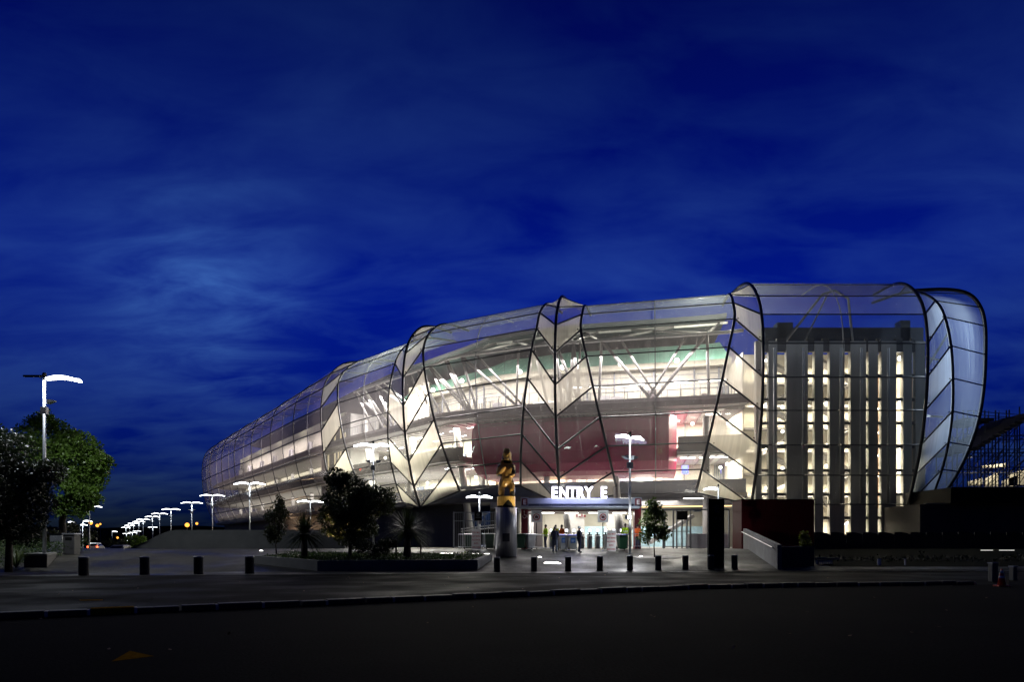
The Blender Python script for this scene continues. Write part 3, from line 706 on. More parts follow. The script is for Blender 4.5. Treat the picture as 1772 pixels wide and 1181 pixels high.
area('hall_light', (17, 62.5, 5.0), 9, 3, 240, (1, .93, .82), (0, 0, 0), stad)

tw = 64.3
slots = [(1318, 1330), (1345, 1361), (1398, 1409.5), (1424.5, 1435.6), (1461.5, 1472), (1498.6, 1503), (1519, 1525), (1551, 1563), (1578, 1584)]
edges = [PX(1308, tw)]
for a, b in slots: edges += [PX(a, tw), PX(b, tw)]
edges.append(PX(1601, tw))
rt = random.Random(4)
for i in range(0, len(edges), 2):
    g = MB(); top = 20.6
    g.box(edges[i], tw, 1.0, edges[i + 1], tw + .5, top); g.build('tower_pier', M['blade'], stad)
levels = [19.6 - 2.24 * k for k in range(9)]
for (a, b) in slots:
    for j, z in enumerate(levels[1:]): g = MB(); g.box(PX(a, tw), tw + .12, z - .13, PX(b, tw), tw + .4, z + .13); g.build('slot_beam', M['dark_wall'], stad)
    g = MB(); g.box(PX(a, tw), tw + .1, 19.6, PX(b, tw), tw + .42, 20.9); g.build('slot_beam', M['dark_wall'], stad)
g = MB()
for j, z in enumerate(levels[1:]):
    for x0, x1 in ((24.5, 28.6), (29.8, 33.2)):
        s = 1 if j % 2 else -1
        g.beam((x0 if s > 0 else x1, tw + 2.0 + (j % 2), z - .2), (x1 if s > 0 else x0, tw + 2.0 + (j % 2), z + 1.9), 1.1, .28)
    g.box(23, tw + 3.2, z - .1, 37.5, tw + 4.2, z + .1)
g.build('stair_flight', M['slab'], stad)
M['tower_in'] = mat('tower_inside', (.60, .57, .50), .7, 0, .25, .6)
g = MB(); g.box(22.6, tw + 4.3, 1, 39, tw + 4.6, 20.5); g.box(37.6, tw + .5, 1, 37.9, tw + 4.2, 20.5); g.build('tower_wall', M['tower_in'], stad)
M['wood'] = mat('orange_timber', (.42, .20, .09), .5, 0, .2, 1.0)
g = MB()
for a, b in ((1519.5, 1524.5), (1579, 1583.5)): g.box(PX(a, tw + 1), tw + 1.2, 1, PX(b, tw + 1), tw + 1.4, 17.8)
g.build('timber_strip', M['wood'], stad)
for pxl, zs in ((1557, (19.2, 14.9, 12.5, 10.4, 8.4, 6.4, 4.4)), (1522, (14.4, 12.1, 9.9, 8.0, 6.2, 4.3)), (1354, (14.5, 12.2, 8.7)), (1430, (14.9, 12.6, 8.9)), (1500.5, (16.6,)), (1326, (19.0, 14.6, 10.6, 6.8))):
    for z in zs:
        g = MB(); g.ball((PX(pxl, tw + .9), tw + .9, z), .2 if pxl in (1557,) else .14, 10, 6); g.build('wall_lamp', M['globe'], stad, smooth=True)
for z in (18.3, 14.4, 10.5, 6.6, 2.8):
    area('stair_light', (26.5, tw + 2.4, z + .9), 6, .8, 1300, (1, .87, .62), (R(0), 0, 0), stad)
    area('stair_light', (33.5, tw + 2.4, z + .9), 6, .8, 1700, (1, .87, .62), (0, 0, 0), stad)
area('tower_fill', (29.5, 63.2, 21.0), 13, .4, 60, (.8, .88, 1), (R(-15), 0, 0), stad)  # fill light added behind the glass to lift the tower piers
# thin columns behind the tower glass, dark screen added above to darken the tower top
for pxl in (1340, 1390, 1455, 1490, 1537): column((PX(pxl, 62.8), 62.8, 5.2), (PX(pxl, 62.8), 62.8, 19.5), .11, .11, 'strut')
g = MB()
for a, b, h in ((1318, 1598, 22.4), (1345, 1372, 22.9), (1558, 1575, 23.1)): g.box(PX(a, 66), 66, 20.9, PX(b, 66), 67, h)
g.build('dark_screen', M['screen_glass'], stad)
for k, (u, z0, z1) in enumerate(((9.28, 9, 17), (9.42, 11, 19), (9.5, 7, 15), (9.62, 8, 18), (9.72, 7, 12), (9.85, 9, 16))):
    g = MB(); g.hexa([fo(u, 4.5, z0), fo(u + .03, 4.5, z0), fo(u + .03, 4.6, z0), fo(u, 4.6, z0), fo(u, 4.5, z1), fo(u + .03, 4.5, z1), fo(u + .03, 4.6, z1), fo(u, 4.6, z1)]); g.build('lit_slot', M['slot_glow'], stad)
part('inner_tower', M['blade'], lambda g: ring(g, 9.15, 10.15, 4.7, 9, 6.4, 19.5))
g = MB(); g.tube([(26, 66, 20.5), (30, 66, 25.6), (31.2, 66, 26.0), (32.5, 66, 25.2), (33, 66, 20.5)], .12, 7); g.tube([(28, 66, 20.5), (30.6, 66, 25.8)], .08, 6); g.build('roof_truss', M['strut'], stad)
g = MB(); g.tube([(39.5, 66, 17.5), (44, 68.5, 23)], .12, 7); g.tube([(38, 66, 20), (43.5, 69, 20)], .1, 7); g.tube([(38, 66, 14), (43.5, 69, 14.3)], .1, 7); g.build('end_brace', M['strut'], stad)

# ---------------------------------------------------------------- entry canopy with the lit letters
Yc = 48.5; gc = 1.1
M['fascia'] = mat('grey_fascia', (.30, .33, .38), .45, .2, .1, 1.0)
M['fascia_dark'] = mat('dark_fascia', (.10, .11, .14), .45, .2, .1)
cx0, cx1 = PX(902, Yc), PX(1109, Yc)
can = empty('entry_canopy', ((cx0 + cx1) / 2, Yc + 1.5, gc), 'flat grey entry canopy carrying the glowing words ENTRY E', 'canopy')
ex = PX(914, Yc); ex1 = PX(1097, Yc)
g = MB(); g.box(ex, Yc, PZ(873.5, Yc), ex1, Yc + 5, PZ(863.5, Yc)); g.build('fascia', M['fascia'], can, bevel=.02)
g = MB()
for k in range(9):
    a = ex + (ex1 - ex) * k / 9; b = ex + (ex1 - ex) * (k + 1) / 9; g.box(a + .015, Yc + .1, PZ(878.5, Yc), b - .015, Yc + 5, PZ(873.7, Yc))
g.build('lower_fascia', M['fascia_dark'], can)
g = MB(); g.box(PX(897, Yc), Yc - 1.1, PZ(883, Yc), PX(1102, Yc), Yc + 5, PZ(879, Yc)); g.build('awning', M['fascia'], can, bevel=.03)
g = MB(); g.box(ex, Yc + .3, PZ(885.6, Yc), ex1, Yc + 5, PZ(883.3, Yc)); g.build('soffit', M['maroon'], can)
for a, b in ((902, 913.5), (1097.5, 1109)):
    g = MB(); g.box(PX(a, Yc), Yc - .12, gc, PX(b, Yc), Yc + .5, PZ(880, Yc) + .0); pn = g.build('side_panel', M['maroon'], can, bevel=.02)
    g = MB(); g.box(PX(a, Yc) - .04, Yc - .10, PZ(879.5, Yc), PX(b, Yc) + .04, Yc + .45, PZ(862, Yc)); g.build('sign_box', M['fascia'], can)
    g = MB(); g.box(PX(a, Yc) + .04, Yc - .16, PZ(876, Yc), PX(b, Yc) - .04, Yc - .105, PZ(864.5, Yc)); g.build('sign_plate', M['maroon'], can)
    text('E', .46, .012, M['white'], 'sign_letter', can, ((PX(a, Yc) + PX(b, Yc)) / 2, Yc - .18, PZ(874.6, Yc)), bold=.012)
# wheelchair pictogram on the left post
g = MB(); wx, wz = PX(907.5, Yc), PZ(893, Yc)
g.tube([(wx + .12 * math.cos(a), Yc - .135, wz - .1 + .12 * math.sin(a)) for a in [R(150 + 20 * k) for k in range(13)]], .018, 5)
g.tube([(wx - .02, Yc - .135, wz + .2), (wx - .02, Yc - .135, wz), (wx + .14, Yc - .135, wz), (wx + .2, Yc - .135, wz - .16)], .02, 5); g.ball((wx - .02, Yc - .135, wz + .27), .045, 8, 5)
g.build('pictogram', M['white'], can)
lx = [957.5, 973.5, 988.5, 1002, 1016.5, 1042.5]
for ch, x in zip('ENTRYE', lx):
    text(ch, 1.13, .07, M['letter'], 'sign_letter', can, (PX(x + 2, Yc), Yc - .05, PZ(863, Yc)), bold=.022, sx=.80)
area('letter_glow', (PX(1000, Yc), Yc - .35, PZ(853, Yc)), 4.0, .7, 70, (.60, .60, 1.0), (R(90), 0, 0), can)
area('letter_glow', (PX(1000, Yc), Yc - .5, PZ(852, Yc)), 4.0, .6, 110, (.55, .55, 1.0), (0, 0, 0), can)
area('canopy_light', (PX(1000, Yc), Yc + 2.6, PZ(887, Yc)), 7.5, 2.2, 520, (1, .97, .92), (0, 0, 0), can)
g = MB(); 
for k in range(4): g.beam((ex + 1 + k * 1.8, Yc + 2.6, PZ(886.3, Yc)), (ex + 2 + k * 1.8, Yc + 2.6, PZ(886.3, Yc)), .14, .05)
g.build('tube_lamp', M['strip'], can)
for a in (917, 921): 
    g = MB(); g.tube([(PX(a, Yc + 4), Yc + 4, gc), (PX(a, Yc + 4), Yc + 4, PZ(885, Yc))], .1, 10); g.build('post', M['white_steel'], can)

# hanging / standing prohibition signs
red_ink = mat('red_ink', (.42, .02, .02), .5, 0, 0); dark_ink = mat('dark_ink', (.03, .03, .05), .5, 0, 0)
def nocam(px, py, Y, label):
    x, z = PX(px, Y), PZ(py, Y); s = .74
    r_ = empty('prohibition_sign', (x, Y, gc), label, 'sign', 'no camera signs by the turnstiles')
    g = MB(); g.tube([(x, Y + .04, gc), (x, Y + .04, z)], .035, 8); g.build('post', M['black'], r_)
    g = MB(); g.box(x - s / 2, Y - .02, z - s / 2 - .04, x + s / 2, Y + .02, z + s / 2 + .04); g.build('board', M['white'], r_)
    g = MB(); g.tube([(x + .21 * math.cos(a), Y - .03, z - .05 + .21 * math.sin(a)) for a in [2 * PI * k / 24 for k in range(25)]], .026, 6)
    g.beam((x - .15, Y - .035, z + .1), (x + .15, Y - .035, z - .2), .02, .05, (0, 1, 0)); g.build('ring', red_ink, r_)
    g = MB(); g.box(x - .11, Y - .028, z - .13, x + .11, Y - .021, z + .02); g.box(x - .05, Y - .028, z + .02, x + .04, Y - .021, z + .06); g.box(x - .22, Y - .028, z + .26, x + .22, Y - .021, z + .29); g.build('camera_symbol', dark_ink, r_)
nocam(928.5, 895, 47.6, 'white prohibition sign nearest the left maroon post of the canopy')
nocam(1043.5, 895, 47.4, 'white prohibition sign on a black post in front of the turnstiles')

# turnstiles
ts_body = mat('turnstile_steel', (.30, .31, .33), .35, .7, .1)
def turnstile():
    r_ = empty('turnstile', (0, 0, 0), None, 'turnstile', 'turnstiles under the entry canopy')
    g = MB(); g.box(-.14, -.5, 0, .14, .5, .95); g.build('cabinet', ts_body, r_, bevel=.03)
    g = MB(); g.box(-.16, -.2, .95, .16, .1, 1.05); g.tube([(0, -.05, 1.0), (0, -.05, 1.24)], .05, 8); g.build('reader', M['black'], r_)
    g = MB(); g.box(-.13, -.12, 1.2, .13, 0, 1.46); s_ = g.build('screen', M['black'], r_, bevel=.02)
    g = MB(); g.box(-.105, -.13, 1.235, .105, -.121, 1.435); g.build('display', M['screen'], s_)
    for k in range(3):
        a = R(90 + 120 * k); g = MB(); g.tube([(.14, 0, .82), (.55, .12 * math.cos(a), .82 + .28 * math.sin(a))], .02, 6); g.build('arm', M['galv'], r_)
    return r_
ordn = ['first', 'second', 'third', 'fourth', 'fifth', 'sixth', 'seventh', 'eighth', 'ninth', 'tenth', 'eleventh', 'twelfth', 'thirteenth', 'fourteenth', 'fifteenth', 'sixteenth']
ts = turnstile(); 
for k, px in enumerate((954, 967, 980, 993, 1006.5, 1020, 1033.5, 1047.5, 1061.5, 1075)):
    o = ts if k == 0 else dup(ts); o.location = (PX(px, 50.2), 50.2, gc + .02); o['label'] = 'steel turnstile with glowing screen, %s from the left under the canopy' % ordn[k]

# crowd barriers
def barrier(L, n, h=1.05):
    r_ = empty('crowd_barrier', (0, 0, 0), None, 'barrier', 'steel crowd barriers at the entry')
    g = MB(); g.tube([(-L / 2, 0, .08), (-L / 2, 0, h), (L / 2, 0, h), (L / 2, 0, .08)], .024, 8); g.tube([(-L / 2, 0, .2), (L / 2, 0, .2)], .02, 6); g.build('frame', M['galv'], r_)
    g = MB()
    for k in range(1, n): x = -L / 2 + L * k / n; g.tube([(x, 0, .2), (x, 0, h)], .01, 5)
    g.build('bar', M['galv'], r_)
    for s in (-1, 1): g = MB(); g.tube([(s * L * .42, -.25, .02), (s * L * .42, 0, .1), (s * L * .42, .25, .02)], .02, 6); g.build('foot', M['galv'], r_)
    return r_
bar0 = barrier(2.1, 12)
for k, (px, Y, rz, lb) in enumerate(((941, 46.0, 20, 'steel crowd barrier angled in front of the yellow jacket, left of the queue'), (926.5, 46.6, 60, 'short looking steel crowd barrier turned away beside the white bin without label'), (982, 46.2, 78, 'steel crowd barrier seen edge on between the two white bins'), (1052, 45.6, 70, 'steel crowd barrier propping the leaning white notice'), (1069, 46.6, 62, 'steel crowd barrier beside the green bin left of the lamp post'), (1100, 47.2, 15, 'steel crowd barrier right of the lamp post behind the young tree'), (858, 47.5, 8, 'steel crowd barrier behind the left side of the statue plinth'), (812, 46.6, 50, 'steel crowd barrier between the dark bins by the gate'))):
    o = bar0 if k == 0 else dup(bar0); o.location = (PX(px, Y), Y, gz(PX(px, Y), Y) + .01); o.rotation_euler = (0, 0, R(rz)); o['label'] = lb

# wheelie bins
def bin_(col, lid, labelled):
    m1 = mat('bin_plastic', col, .45, 0, .1); m2 = mat('bin_lid_plastic', lid, .4, 0, .1)
    r_ = empty('wheelie_bin', (0, 0, 0), None, 'bin', 'wheelie bins by the entry')
    g = MB(); g.hexa([(-.24, -.26, .06), (.24, -.26, .06), (.24, .2, .1), (-.24, .2, .1), (-.31, -.36, .98), (.31, -.36, .98), (.31, .34, .98), (-.31, .34, .98)]); g.build('body', m1, r_, bevel=.03)
    g = MB(); g.hexa([(-.34, -.40, .99), (.34, -.40, .99), (.34, .36, .99), (-.34, .36, .99), (-.31, -.34, 1.05), (.31, -.34, 1.05), (.31, .38, 1.1), (-.31, .38, 1.1)]); g.tube([(-.28, .42, 1.0), (.28, .42, 1.0)], .025, 6); g.build('lid', m2, r_, bevel=.02)
    for s in (-1, 1): g = MB(); g.tube([(s * .24, .26, .12), (s * .3, .26, .12)], .12, 12); g.build('wheel', M['black'], r_)
    if labelled:
        g = MB(); g.box(-.16, -.345, .5, .16, -.338, .86); q = g.build('bin_sticker', mat('blue_sticker', (.03, .16, .55), .4, 0, .1), r_); q.rotation_euler = (0, 0, 0)
        g = MB(); g.box(-.11, -.352, .66, .10, -.347, .69); g.box(-.11, -.352, .58, .04, -.347, .61); g.build('print', M['white'], q)
    return r_
def put_bin(b, px, Y, rz, lb, first):
    o = b if first else dup(b); o.location = (PX(px, Y), Y, gz(PX(px, Y), Y) + .01); o.rotation_euler = (0, 0, R(rz)); o['label'] = lb
bg_ = bin_((.015, .05, .03), (.02, .05, .03), False); put_bin(bg_, 811, 47.3, 10, 'dark green wheelie bin hidden partly by the red lettered notice', True)
put_bin(bg_, 848, 47.0, -4, 'dark green wheelie bin alone left of the statue plinth', False); put_bin(bg_, 901, 47.4, 4, 'dark green wheelie bin right beside the statue plinth', False)
bb_ = bin_((.03, .12, .06), (.03, .06, .30), False); put_bin(bb_, 1076, 46.6, 12, 'mid green wheelie bin with blue lid left of the lamp post', True)
bw_ = bin_((.60, .62, .62), (.05, .07, .45), True); put_bin(bw_, 974.5, 46.4, 6, 'white bin with blue sticker, left one of the sticker pair', True); put_bin(bw_, 991.5, 46.3, -3, 'white bin with blue sticker beside the man in the pale cap', False)
bx_ = bin_((.62, .62, .62), (.62, .62, .66), False); put_bin(bx_, 917, 47.5, 25, 'plain white bin below the left prohibition sign', True)

# leaning notices
def notice(px, Y, rz, lb):
    r_ = empty('notice_board', (0, 0, 0), lb, 'notice', 'white notices with red lettering')
    w, h = .62, 1.45
    g = MB(); g.box(-w / 2, -.02, .05, w / 2, .02, h); g.build('board', M['white'], r_)
    for k, (t, s) in enumerate((('YOU MAY', .17), ('NOT BRING', .15), ('ALCOHOL', .165), ('INTO', .17), ('EDEN PARK', .145))):
        text(t, s * .9, .004, red_ink, 'lettering', r_, (0, -.026, h - .3 - k * .25), bold=.0015, sx=.80)
    r_.location = (PX(px, Y), Y, gz(PX(px, Y), Y) + .01); r_.rotation_euler = (R(-6), 0, R(rz))
notice(824, 46.4, 0, 'white notice in red letters between the two dark bins by the gate')
notice(1057.5, 45.2, -22, 'white notice in red letters leaning on a barrier near the turnstiles')

# people ------------------------------------------------------------
skin_m = mat('skin', (.45, .27, .19), .55, 0, .08); hair_m = mat('dark_hair', (.02, .015, .012), .6, 0, .2)
def person(px, Y, rz, top, legs, lb, pose=0, cap=None, bands=False, sc_=1.0, shoes=(.03, .03, .03)):
    j = dict(pel=(0, 0, .95), sp=(0, .005, 1.13), ch=(0, .01, 1.33), nk=(0, 0, 1.47), hd=(0, -.012, 1.565), ht=(0, -.008, 1.655))
    sk = [('pel', 'sp'), ('sp', 'ch'), ('ch', 'nk'), ('nk', 'hd'), ('hd', 'ht')]
    rad = dict(pel=(.155, .115), sp=(.15, .11), ch=(.17, .125), nk=(.058, .06), hd=(.078, .098), ht=(.062, .075))
    for s, t in ((-1, 'l'), (1, 'r')):
        fw = .0
        if pose == 0: el = (s * .265, .04, 1.13); wr = (s * .25, -.06, .90); kn = (s * .10, -.02 + s * .03, .50); an = (s * .115, .03 + s * .06, .09)
        elif pose == 1: el = (s * .25, .05, 1.13); wr = (s * .16, -.20, 1.05); kn = (s * .10, -.03 - s * .05, .50); an = (s * .11, .03 - s * .10, .09)
        else: el = (s * .26, -.08, 1.16); wr = (s * .22, -.32, 1.12); kn = (s * .10, -.02, .50); an = (s * .115, .02, .09)
        j.update({'sh' + t: (s * .185, .01, 1.40), 'el' + t: el, 'wr' + t: wr, 'hp' + t: (s * .095, 0, .90), 'kn' + t: kn, 'an' + t: an, 'to' + t: (an[0] + s * .015, an[1] - .17, .045)})
        rad.update({'sh' + t: (.08, .08), 'el' + t: (.056, .056), 'wr' + t: (.034, .030), 'hp' + t: (.122, .125), 'kn' + t: (.084, .084), 'an' + t: (.058, .06), 'to' + t: (.045, .032)})
        d = (Vector(wr) - Vector(el)).normalized(); pm = Vector(wr) + d * .075; sd = Vector((0, 1, 0)).cross(d).normalized() if abs(d.y) < .8 else Vector((1, 0, 0)); sd = Vector((0, -1, .15)).normalized() if abs(d.y) < .6 else Vector((1, 0, 0))
        j['pm' + t] = tuple(pm); rad['pm' + t] = (.036, .024)
        sk += [('ch', 'sh' + t), ('sh' + t, 'el' + t), ('el' + t, 'wr' + t), ('wr' + t, 'pm' + t), ('pel', 'hp' + t), ('hp' + t, 'kn' + t), ('kn' + t, 'an' + t), ('an' + t, 'to' + t)]
        for fi, (o_, ln_) in enumerate(((-.028, .072), (-.009, .085), (.010, .08), (.028, .062))):
            a = pm + sd * o_ * 1.1 + d * .03; b = a + d * ln_ * .6; c = b + d * ln_ * .4 + Vector((-s * .012, 0, 0))
            for q, (v, r2_) in enumerate(((a, .0095), (b, .009), (c, .008))): j['f%d%d%s' % (fi, q, t)] = tuple(v); rad['f%d%d%s' % (fi, q, t)] = (r2_, r2_)
            sk += [('pm' + t, 'f%d0%s' % (fi, t)), ('f%d0%s' % (fi, t), 'f%d1%s' % (fi, t)), ('f%d1%s' % (fi, t), 'f%d2%s' % (fi, t))]
        a = Vector(wr) + d * .04 + sd * .035; b = a + d * .045 + sd * .02
        j['t0' + t] = tuple(a); j['t1' + t] = tuple(b); rad['t0' + t] = (.012, .012); rad['t1' + t] = (.009, .009); sk += [('pm' + t, 't0' + t), ('t0' + t, 't1' + t)]
    names = list(j); me = bpy.data.meshes.new('skeleton'); me.from_pydata([j[n] for n in names], [(names.index(a), names.index(b)) for a, b in sk], [])
    o = bpy.data.objects.new('skeleton', me); COL.objects.link(o)
    md = o.modifiers.new('s', 'SKIN'); md.use_smooth_shade = True
    for i, n in enumerate(names): me.skin_vertices[0].data[i].radius = rad[n]
    me.skin_vertices[0].data[names.index('pel')].use_root = True
    sb = o.modifiers.new('ss', 'SUBSURF'); sb.levels = 2; sb.render_levels = 2
    bpy.context.view_layer.update()
    m2 = bpy.data.meshes.new_from_object(o.evaluated_get(bpy.context.evaluated_depsgraph_get())); bpy.data.objects.remove(o); bpy.data.meshes.remove(me)
    m2.materials.clear()
    for m_ in (skin_m, mat('jacket_cloth', top, .8, 0, .12, 6), mat('trouser_cloth', legs, .85, 0, .15, 6), mat('shoe_leather', shoes, .5, 0, .1)): m2.materials.append(m_)
    wv = [Vector(j['wrl']), Vector(j['wrr'])]; pmv = [Vector(j['pml']), Vector(j['pmr'])]
    for p in m2.polygons:
        c = p.center; hand = any((c - (w_ * .2 + q * .8)).length < .12 and (c - w_).dot(q - w_) > 0 for w_, q in zip(wv, pmv))
        p.material_index = 0 if hand else (3 if c.z < .105 else 2 if c.z < .93 and abs(c.x) < .235 and abs(c.y) < .19 else 1 if c.z < 1.475 else 0)
    bo = bpy.data.objects.new('person', m2); COL.objects.link(bo)
    tag(bo, lb, 'person')
    g = MB()
    g.lathe([(.001, 1.75), (.05, 1.735), (.085, 1.69), (.094, 1.63), (.088, 1.585)][::-1] if not cap else [(.092, 1.62), (.096, 1.66), (.085, 1.71), (.05, 1.742), (.001, 1.75)], 14, (0, .012, 0), .9, 1.1)
    if cap: g.lathe([(.085, 1.63), (.085, 1.645)], 12, (0, -.10, 0), .9, .9)
    h_ = g.build('cap' if cap else 'hair', mat('cap_cloth', cap, .8, 0, .05) if cap else hair_m, None, smooth=True); h_.parent = bo
    g = MB()                                                     # a jacket hem and collar that stand off the body
    prof = [(.185, .88), (.190, .95), (.178, 1.05), (.178, 1.15), (.195, 1.28), (.190, 1.36)]
    b_ = len(g.v)
    for r_, z in prof: g.v += [(r_ * math.cos(2 * PI * k / 18) * 1.02, r_ * math.sin(2 * PI * k / 18) * .80, z) for k in range(18)]
    for i in range(len(prof) - 1):
        for k in range(18): g.f.append((i * 18 + k, i * 18 + (k + 1) % 18, (i + 1) * 18 + (k + 1) % 18, (i + 1) * 18 + k)); g.mi.append(0)
    jk = g.build('jacket', m2.materials[1], None, smooth=True); jk.parent = bo
    if bands:
        bm_ = M['white']
        for z, rr in ((1.02, .181), (1.18, .183)):
            g = MB(); g.lathe([(rr, z), (rr + .004, z + .005), (rr + .006, z + .045), (rr, z + .05)], 18, (0, 0, 0), 1.03, .815); q = g.build('reflective_band', bm_, None, smooth=True); q.parent = bo
    bo.location = (PX(px, Y), Y, gz(PX(px, Y), Y) + .008); bo.rotation_euler = (0, 0, R(rz)); bo.scale = (sc_,) * 3
    return bo
YEL = (.42, .68, .02); ORG = (.80, .13, .02); NAVY = (.008, .012, .045)
person(960, 44.6, 172, (.012, .017, .055), (.14, .17, .24), 'person in dark navy jacket and pale jeans walking toward the turnstiles', 1, shoes=(.6, .6, .55))
person(1002.5, 44.8, 110, (.010, .013, .04), NAVY, 'person in pale cap and dark jacket standing beside a white bin', 1, cap=(.55, .68, .78))
person(944, 48.6, -70, YEL, NAVY, 'person in yellow safety jacket by the dark panel, leftmost at the gate', 1, bands=False)
person(961.5, 49.0, 180, YEL, NAVY, 'person in yellow safety jacket seen from behind above the navy jacket', 1, bands=True)
person(972, 48.8, -60, ORG, NAVY, 'person in orange safety jacket beside the pale hall wall', 1)
person(1082, 48.4, 178, YEL, NAVY, 'person in yellow safety jacket with bands standing over the blue lidded bin', 1, bands=True, sc_=1.04)
person(1103, 48.2, 130, ORG, NAVY, 'person in orange safety vest half hidden behind the young tree', 2)

# gate fences -------------------------------------------------------
def fence(x0, x1, Y, z0, z1, n, lb, name='gate_fence', mm='galv', mid=()):
    r_ = empty(name, ((x0 + x1) / 2, Y, z0), lb, 'fence')
    for k in range(n + 1):
        x = x0 + (x1 - x0) * k / n; g = MB(); g.box(x - .045, Y - .05, z0, x + .045, Y + .05, z1); g.build('post', M[mm], r_)
    for z in (z0 + .15, z1 - .06) + tuple(mid): g = MB(); g.box(x0, Y - .03, z - .035, x1, Y + .03, z + .035); g.build('rail', M[mm], r_)
    g = MB(); nn = int((x1 - x0) / .16)
    for k in range(nn): x = x0 + (x1 - x0) * (k + .5) / nn; g.tube([(x, Y, z0 + .15), (x, Y, z1 - .06)], .008, 4)
    g.build('mesh_infill', M['strut'], r_)
    return r_
fence(PX(785, 56), PX(892, 56), 56, gc, PZ(887, 56), 6, 'tall grey mesh gate fence under the raking white column', mm='strut', mid=(PZ(903, 56),))
fence(PX(1150, 54), PX(1195, 54), 54, gc, PZ(883, 54), 3, 'tall dark gate frame to the right of the young tree', mm='strut', mid=(PZ(921, 54),))
fr_ = empty('gate_beam', (PX(1170, 53), 53, gc), 'long grey overhead gate beam between canopy and black totem', 'beam')
g = MB(); g.box(PX(1110, 53), 53, PZ(884.5, 53), PX(1262, 53), 53.2, PZ(882, 53)); g.box(PX(1200, 53), 52.8, PZ(887, 53), PX(1212, 53), 53.2, PZ(884.5, 53)); g.build('rail', M['strut'], fr_)
for q in (1148, 1171.5, 1189, 1262): g = MB(); g.box(PX(q, 53) - .05, 53.02, gc, PX(q, 53) + .05, 53.18, PZ(884.5, 53)); g.build('post', M['strut'], fr_)
g = MB(); g.box(PX(1171, 53), 52.9, PZ(901, 53), PX(1189, 53), 52.98, PZ(886, 53)); g.build('board', M['black'], fr_)
g = MB(); g.box(PX(1190, 56), 55.8, gc, PX(1262, 56), 56.1, PZ(925, 56)); tag(g.build('low_wall', M['white'], origin=(PX(1226, 56), 56, gc), bevel=.02), 'low white wall right of the gate frame behind the totem', 'wall')
g = MB()
for k, (a, b) in enumerate(((0, 1), (0, 1))):
    dz = .0 if k == 0 else -.22; Y = 57.5 + k * .6
    g.tube([(PX(798, Y), Y, PZ(917, Y) + dz), (PX(840, Y), Y, PZ(912, Y) + dz), (PX(892, Y), Y, PZ(906, Y) + dz)], .05, 6)
for q in (800, 822, 845, 868, 890): g.tube([(PX(q, 57.5), 57.5, gc), (PX(q, 57.5), 57.5, PZ(917 - (q - 798) * .117, 57.5))], .035, 5)
tag(g.build('ramp_handrail', M['white_steel'], origin=(PX(845, 57.5), 57.5, gc)), 'pale sloping ramp handrail behind the left gate fence', 'handrail')
# small black information sign with an emblem on the short lamp
ib = empty('information_sign', (PX(827, 50), 50, gc), 'black square information sign with pale round emblem behind the notice', 'sign')
g = MB(); g.tube([(PX(827, 50), 50.1, gc), (PX(827, 50), 50.1, PZ(902, 50))], .04, 8); g.build('post', M['galv'], ib)
g = MB(); g.box(PX(821, 50), 49.96, PZ(902.5, 50), PX(834, 50), 50.04, PZ(887, 50)); g.build('board', M['black'], ib)
g = MB(); ex_, ez_ = PX(827.3, 50), PZ(892, 50)
g.tube([(ex_ + .1 * math.cos(2 * PI * k / 20), 49.95, ez_ + .1 * math.sin(2 * PI * k / 20)) for k in range(21)], .014, 5); g.tube([(ex_ + .045 * math.cos(2 * PI * k / 12), 49.95, ez_ + .045 * math.sin(2 * PI * k / 12)) for k in range(13)], .012, 5)
g.box(ex_ - .17, 49.945, ez_ - .22, ex_ + .17, 49.955, ez_ - .19); g.build('emblem', mat('pale_ink', (.35, .38, .40), .5, 0, 0), ib)

# black totem with E ------------------------------------------------
tY = 37.6; tb = gz(0, tY)
tt = empty('totem_sign', (PX(1238.5, tY), tY, tb), 'tall black totem sign with a faint letter E', 'sign')
g = MB(); g.box(PX(1225, tY), tY - .15, tb, PX(1252, tY), tY + .15, PZ(865, tY)); g.build('board', M['black'], tt, bevel=.015)
gi = mat('grey_ink', (.05, .05, .05), .5, 0, 0)
text('E', .56, .004, gi, 'sign_letter', tt, (PX(1238.7, tY), tY - .155, PZ(888.5, tY)), bold=.012)
g = MB()
for k, w in ((-.20, .04), (-.02, .10), (.22, .12)): g.box(PX(1238.5, tY) + k - w / 2, tY - .158, PZ(902, tY), PX(1238.5, tY) + k + w / 2, tY - .152, PZ(897.5, tY))
g.build('faint_marks', gi, tt)
# red kiosk, ramp wall, dark walls at the right ----------------------
kY = 50.0
ki = empty('red_kiosk', (PX(1345, kY), kY + 2, gc), 'dark red box kiosk standing in front of the stair tower', 'kiosk')
g = MB()
for k in range(3):
    a = PX(1283, kY) + (PX(1409, kY) - PX(1283, kY)) * k / 3; b = PX(1283, kY) + (PX(1409, kY) - PX(1283, kY)) * (k + 1) / 3
    g.box(a + .008, kY, gc - 1, b - .008, kY + 2.1, PZ(866.5, kY))
g.build('wall', M['red'], ki, bevel=.01)
g = MB(); g.tube([(PX(1266, 53), 52.9, PZ(878, 53)), (PX(1276, 51.4), 51.3, PZ(869, 51.3)), (PX(1284, 50.1), 50.1, PZ(867, 50.1))], .07, 6); g.build('pipe', M['galv'], ki)
g = MB(); g.box(PX(1281, kY), kY - .05, PZ(866.4, kY), PX(1411, kY), kY + 2.15, PZ(865.3, kY)); g.build('roof_edge', M['black'], ki)
rw = empty('ramp_wall', (14.4, 40, 0), 'grey concrete ramp wall with a pale handrail at the street', 'wall')
a0 = Vector((PX(1345, 36.9), 36.9)); a1 = Vector((PX(1286, 49.2), 49.2)); nn = Vector((.25, .02)); 
g = MB(); zt0, zt1 = PZ(944, 36.9), PZ(916, 49.2)
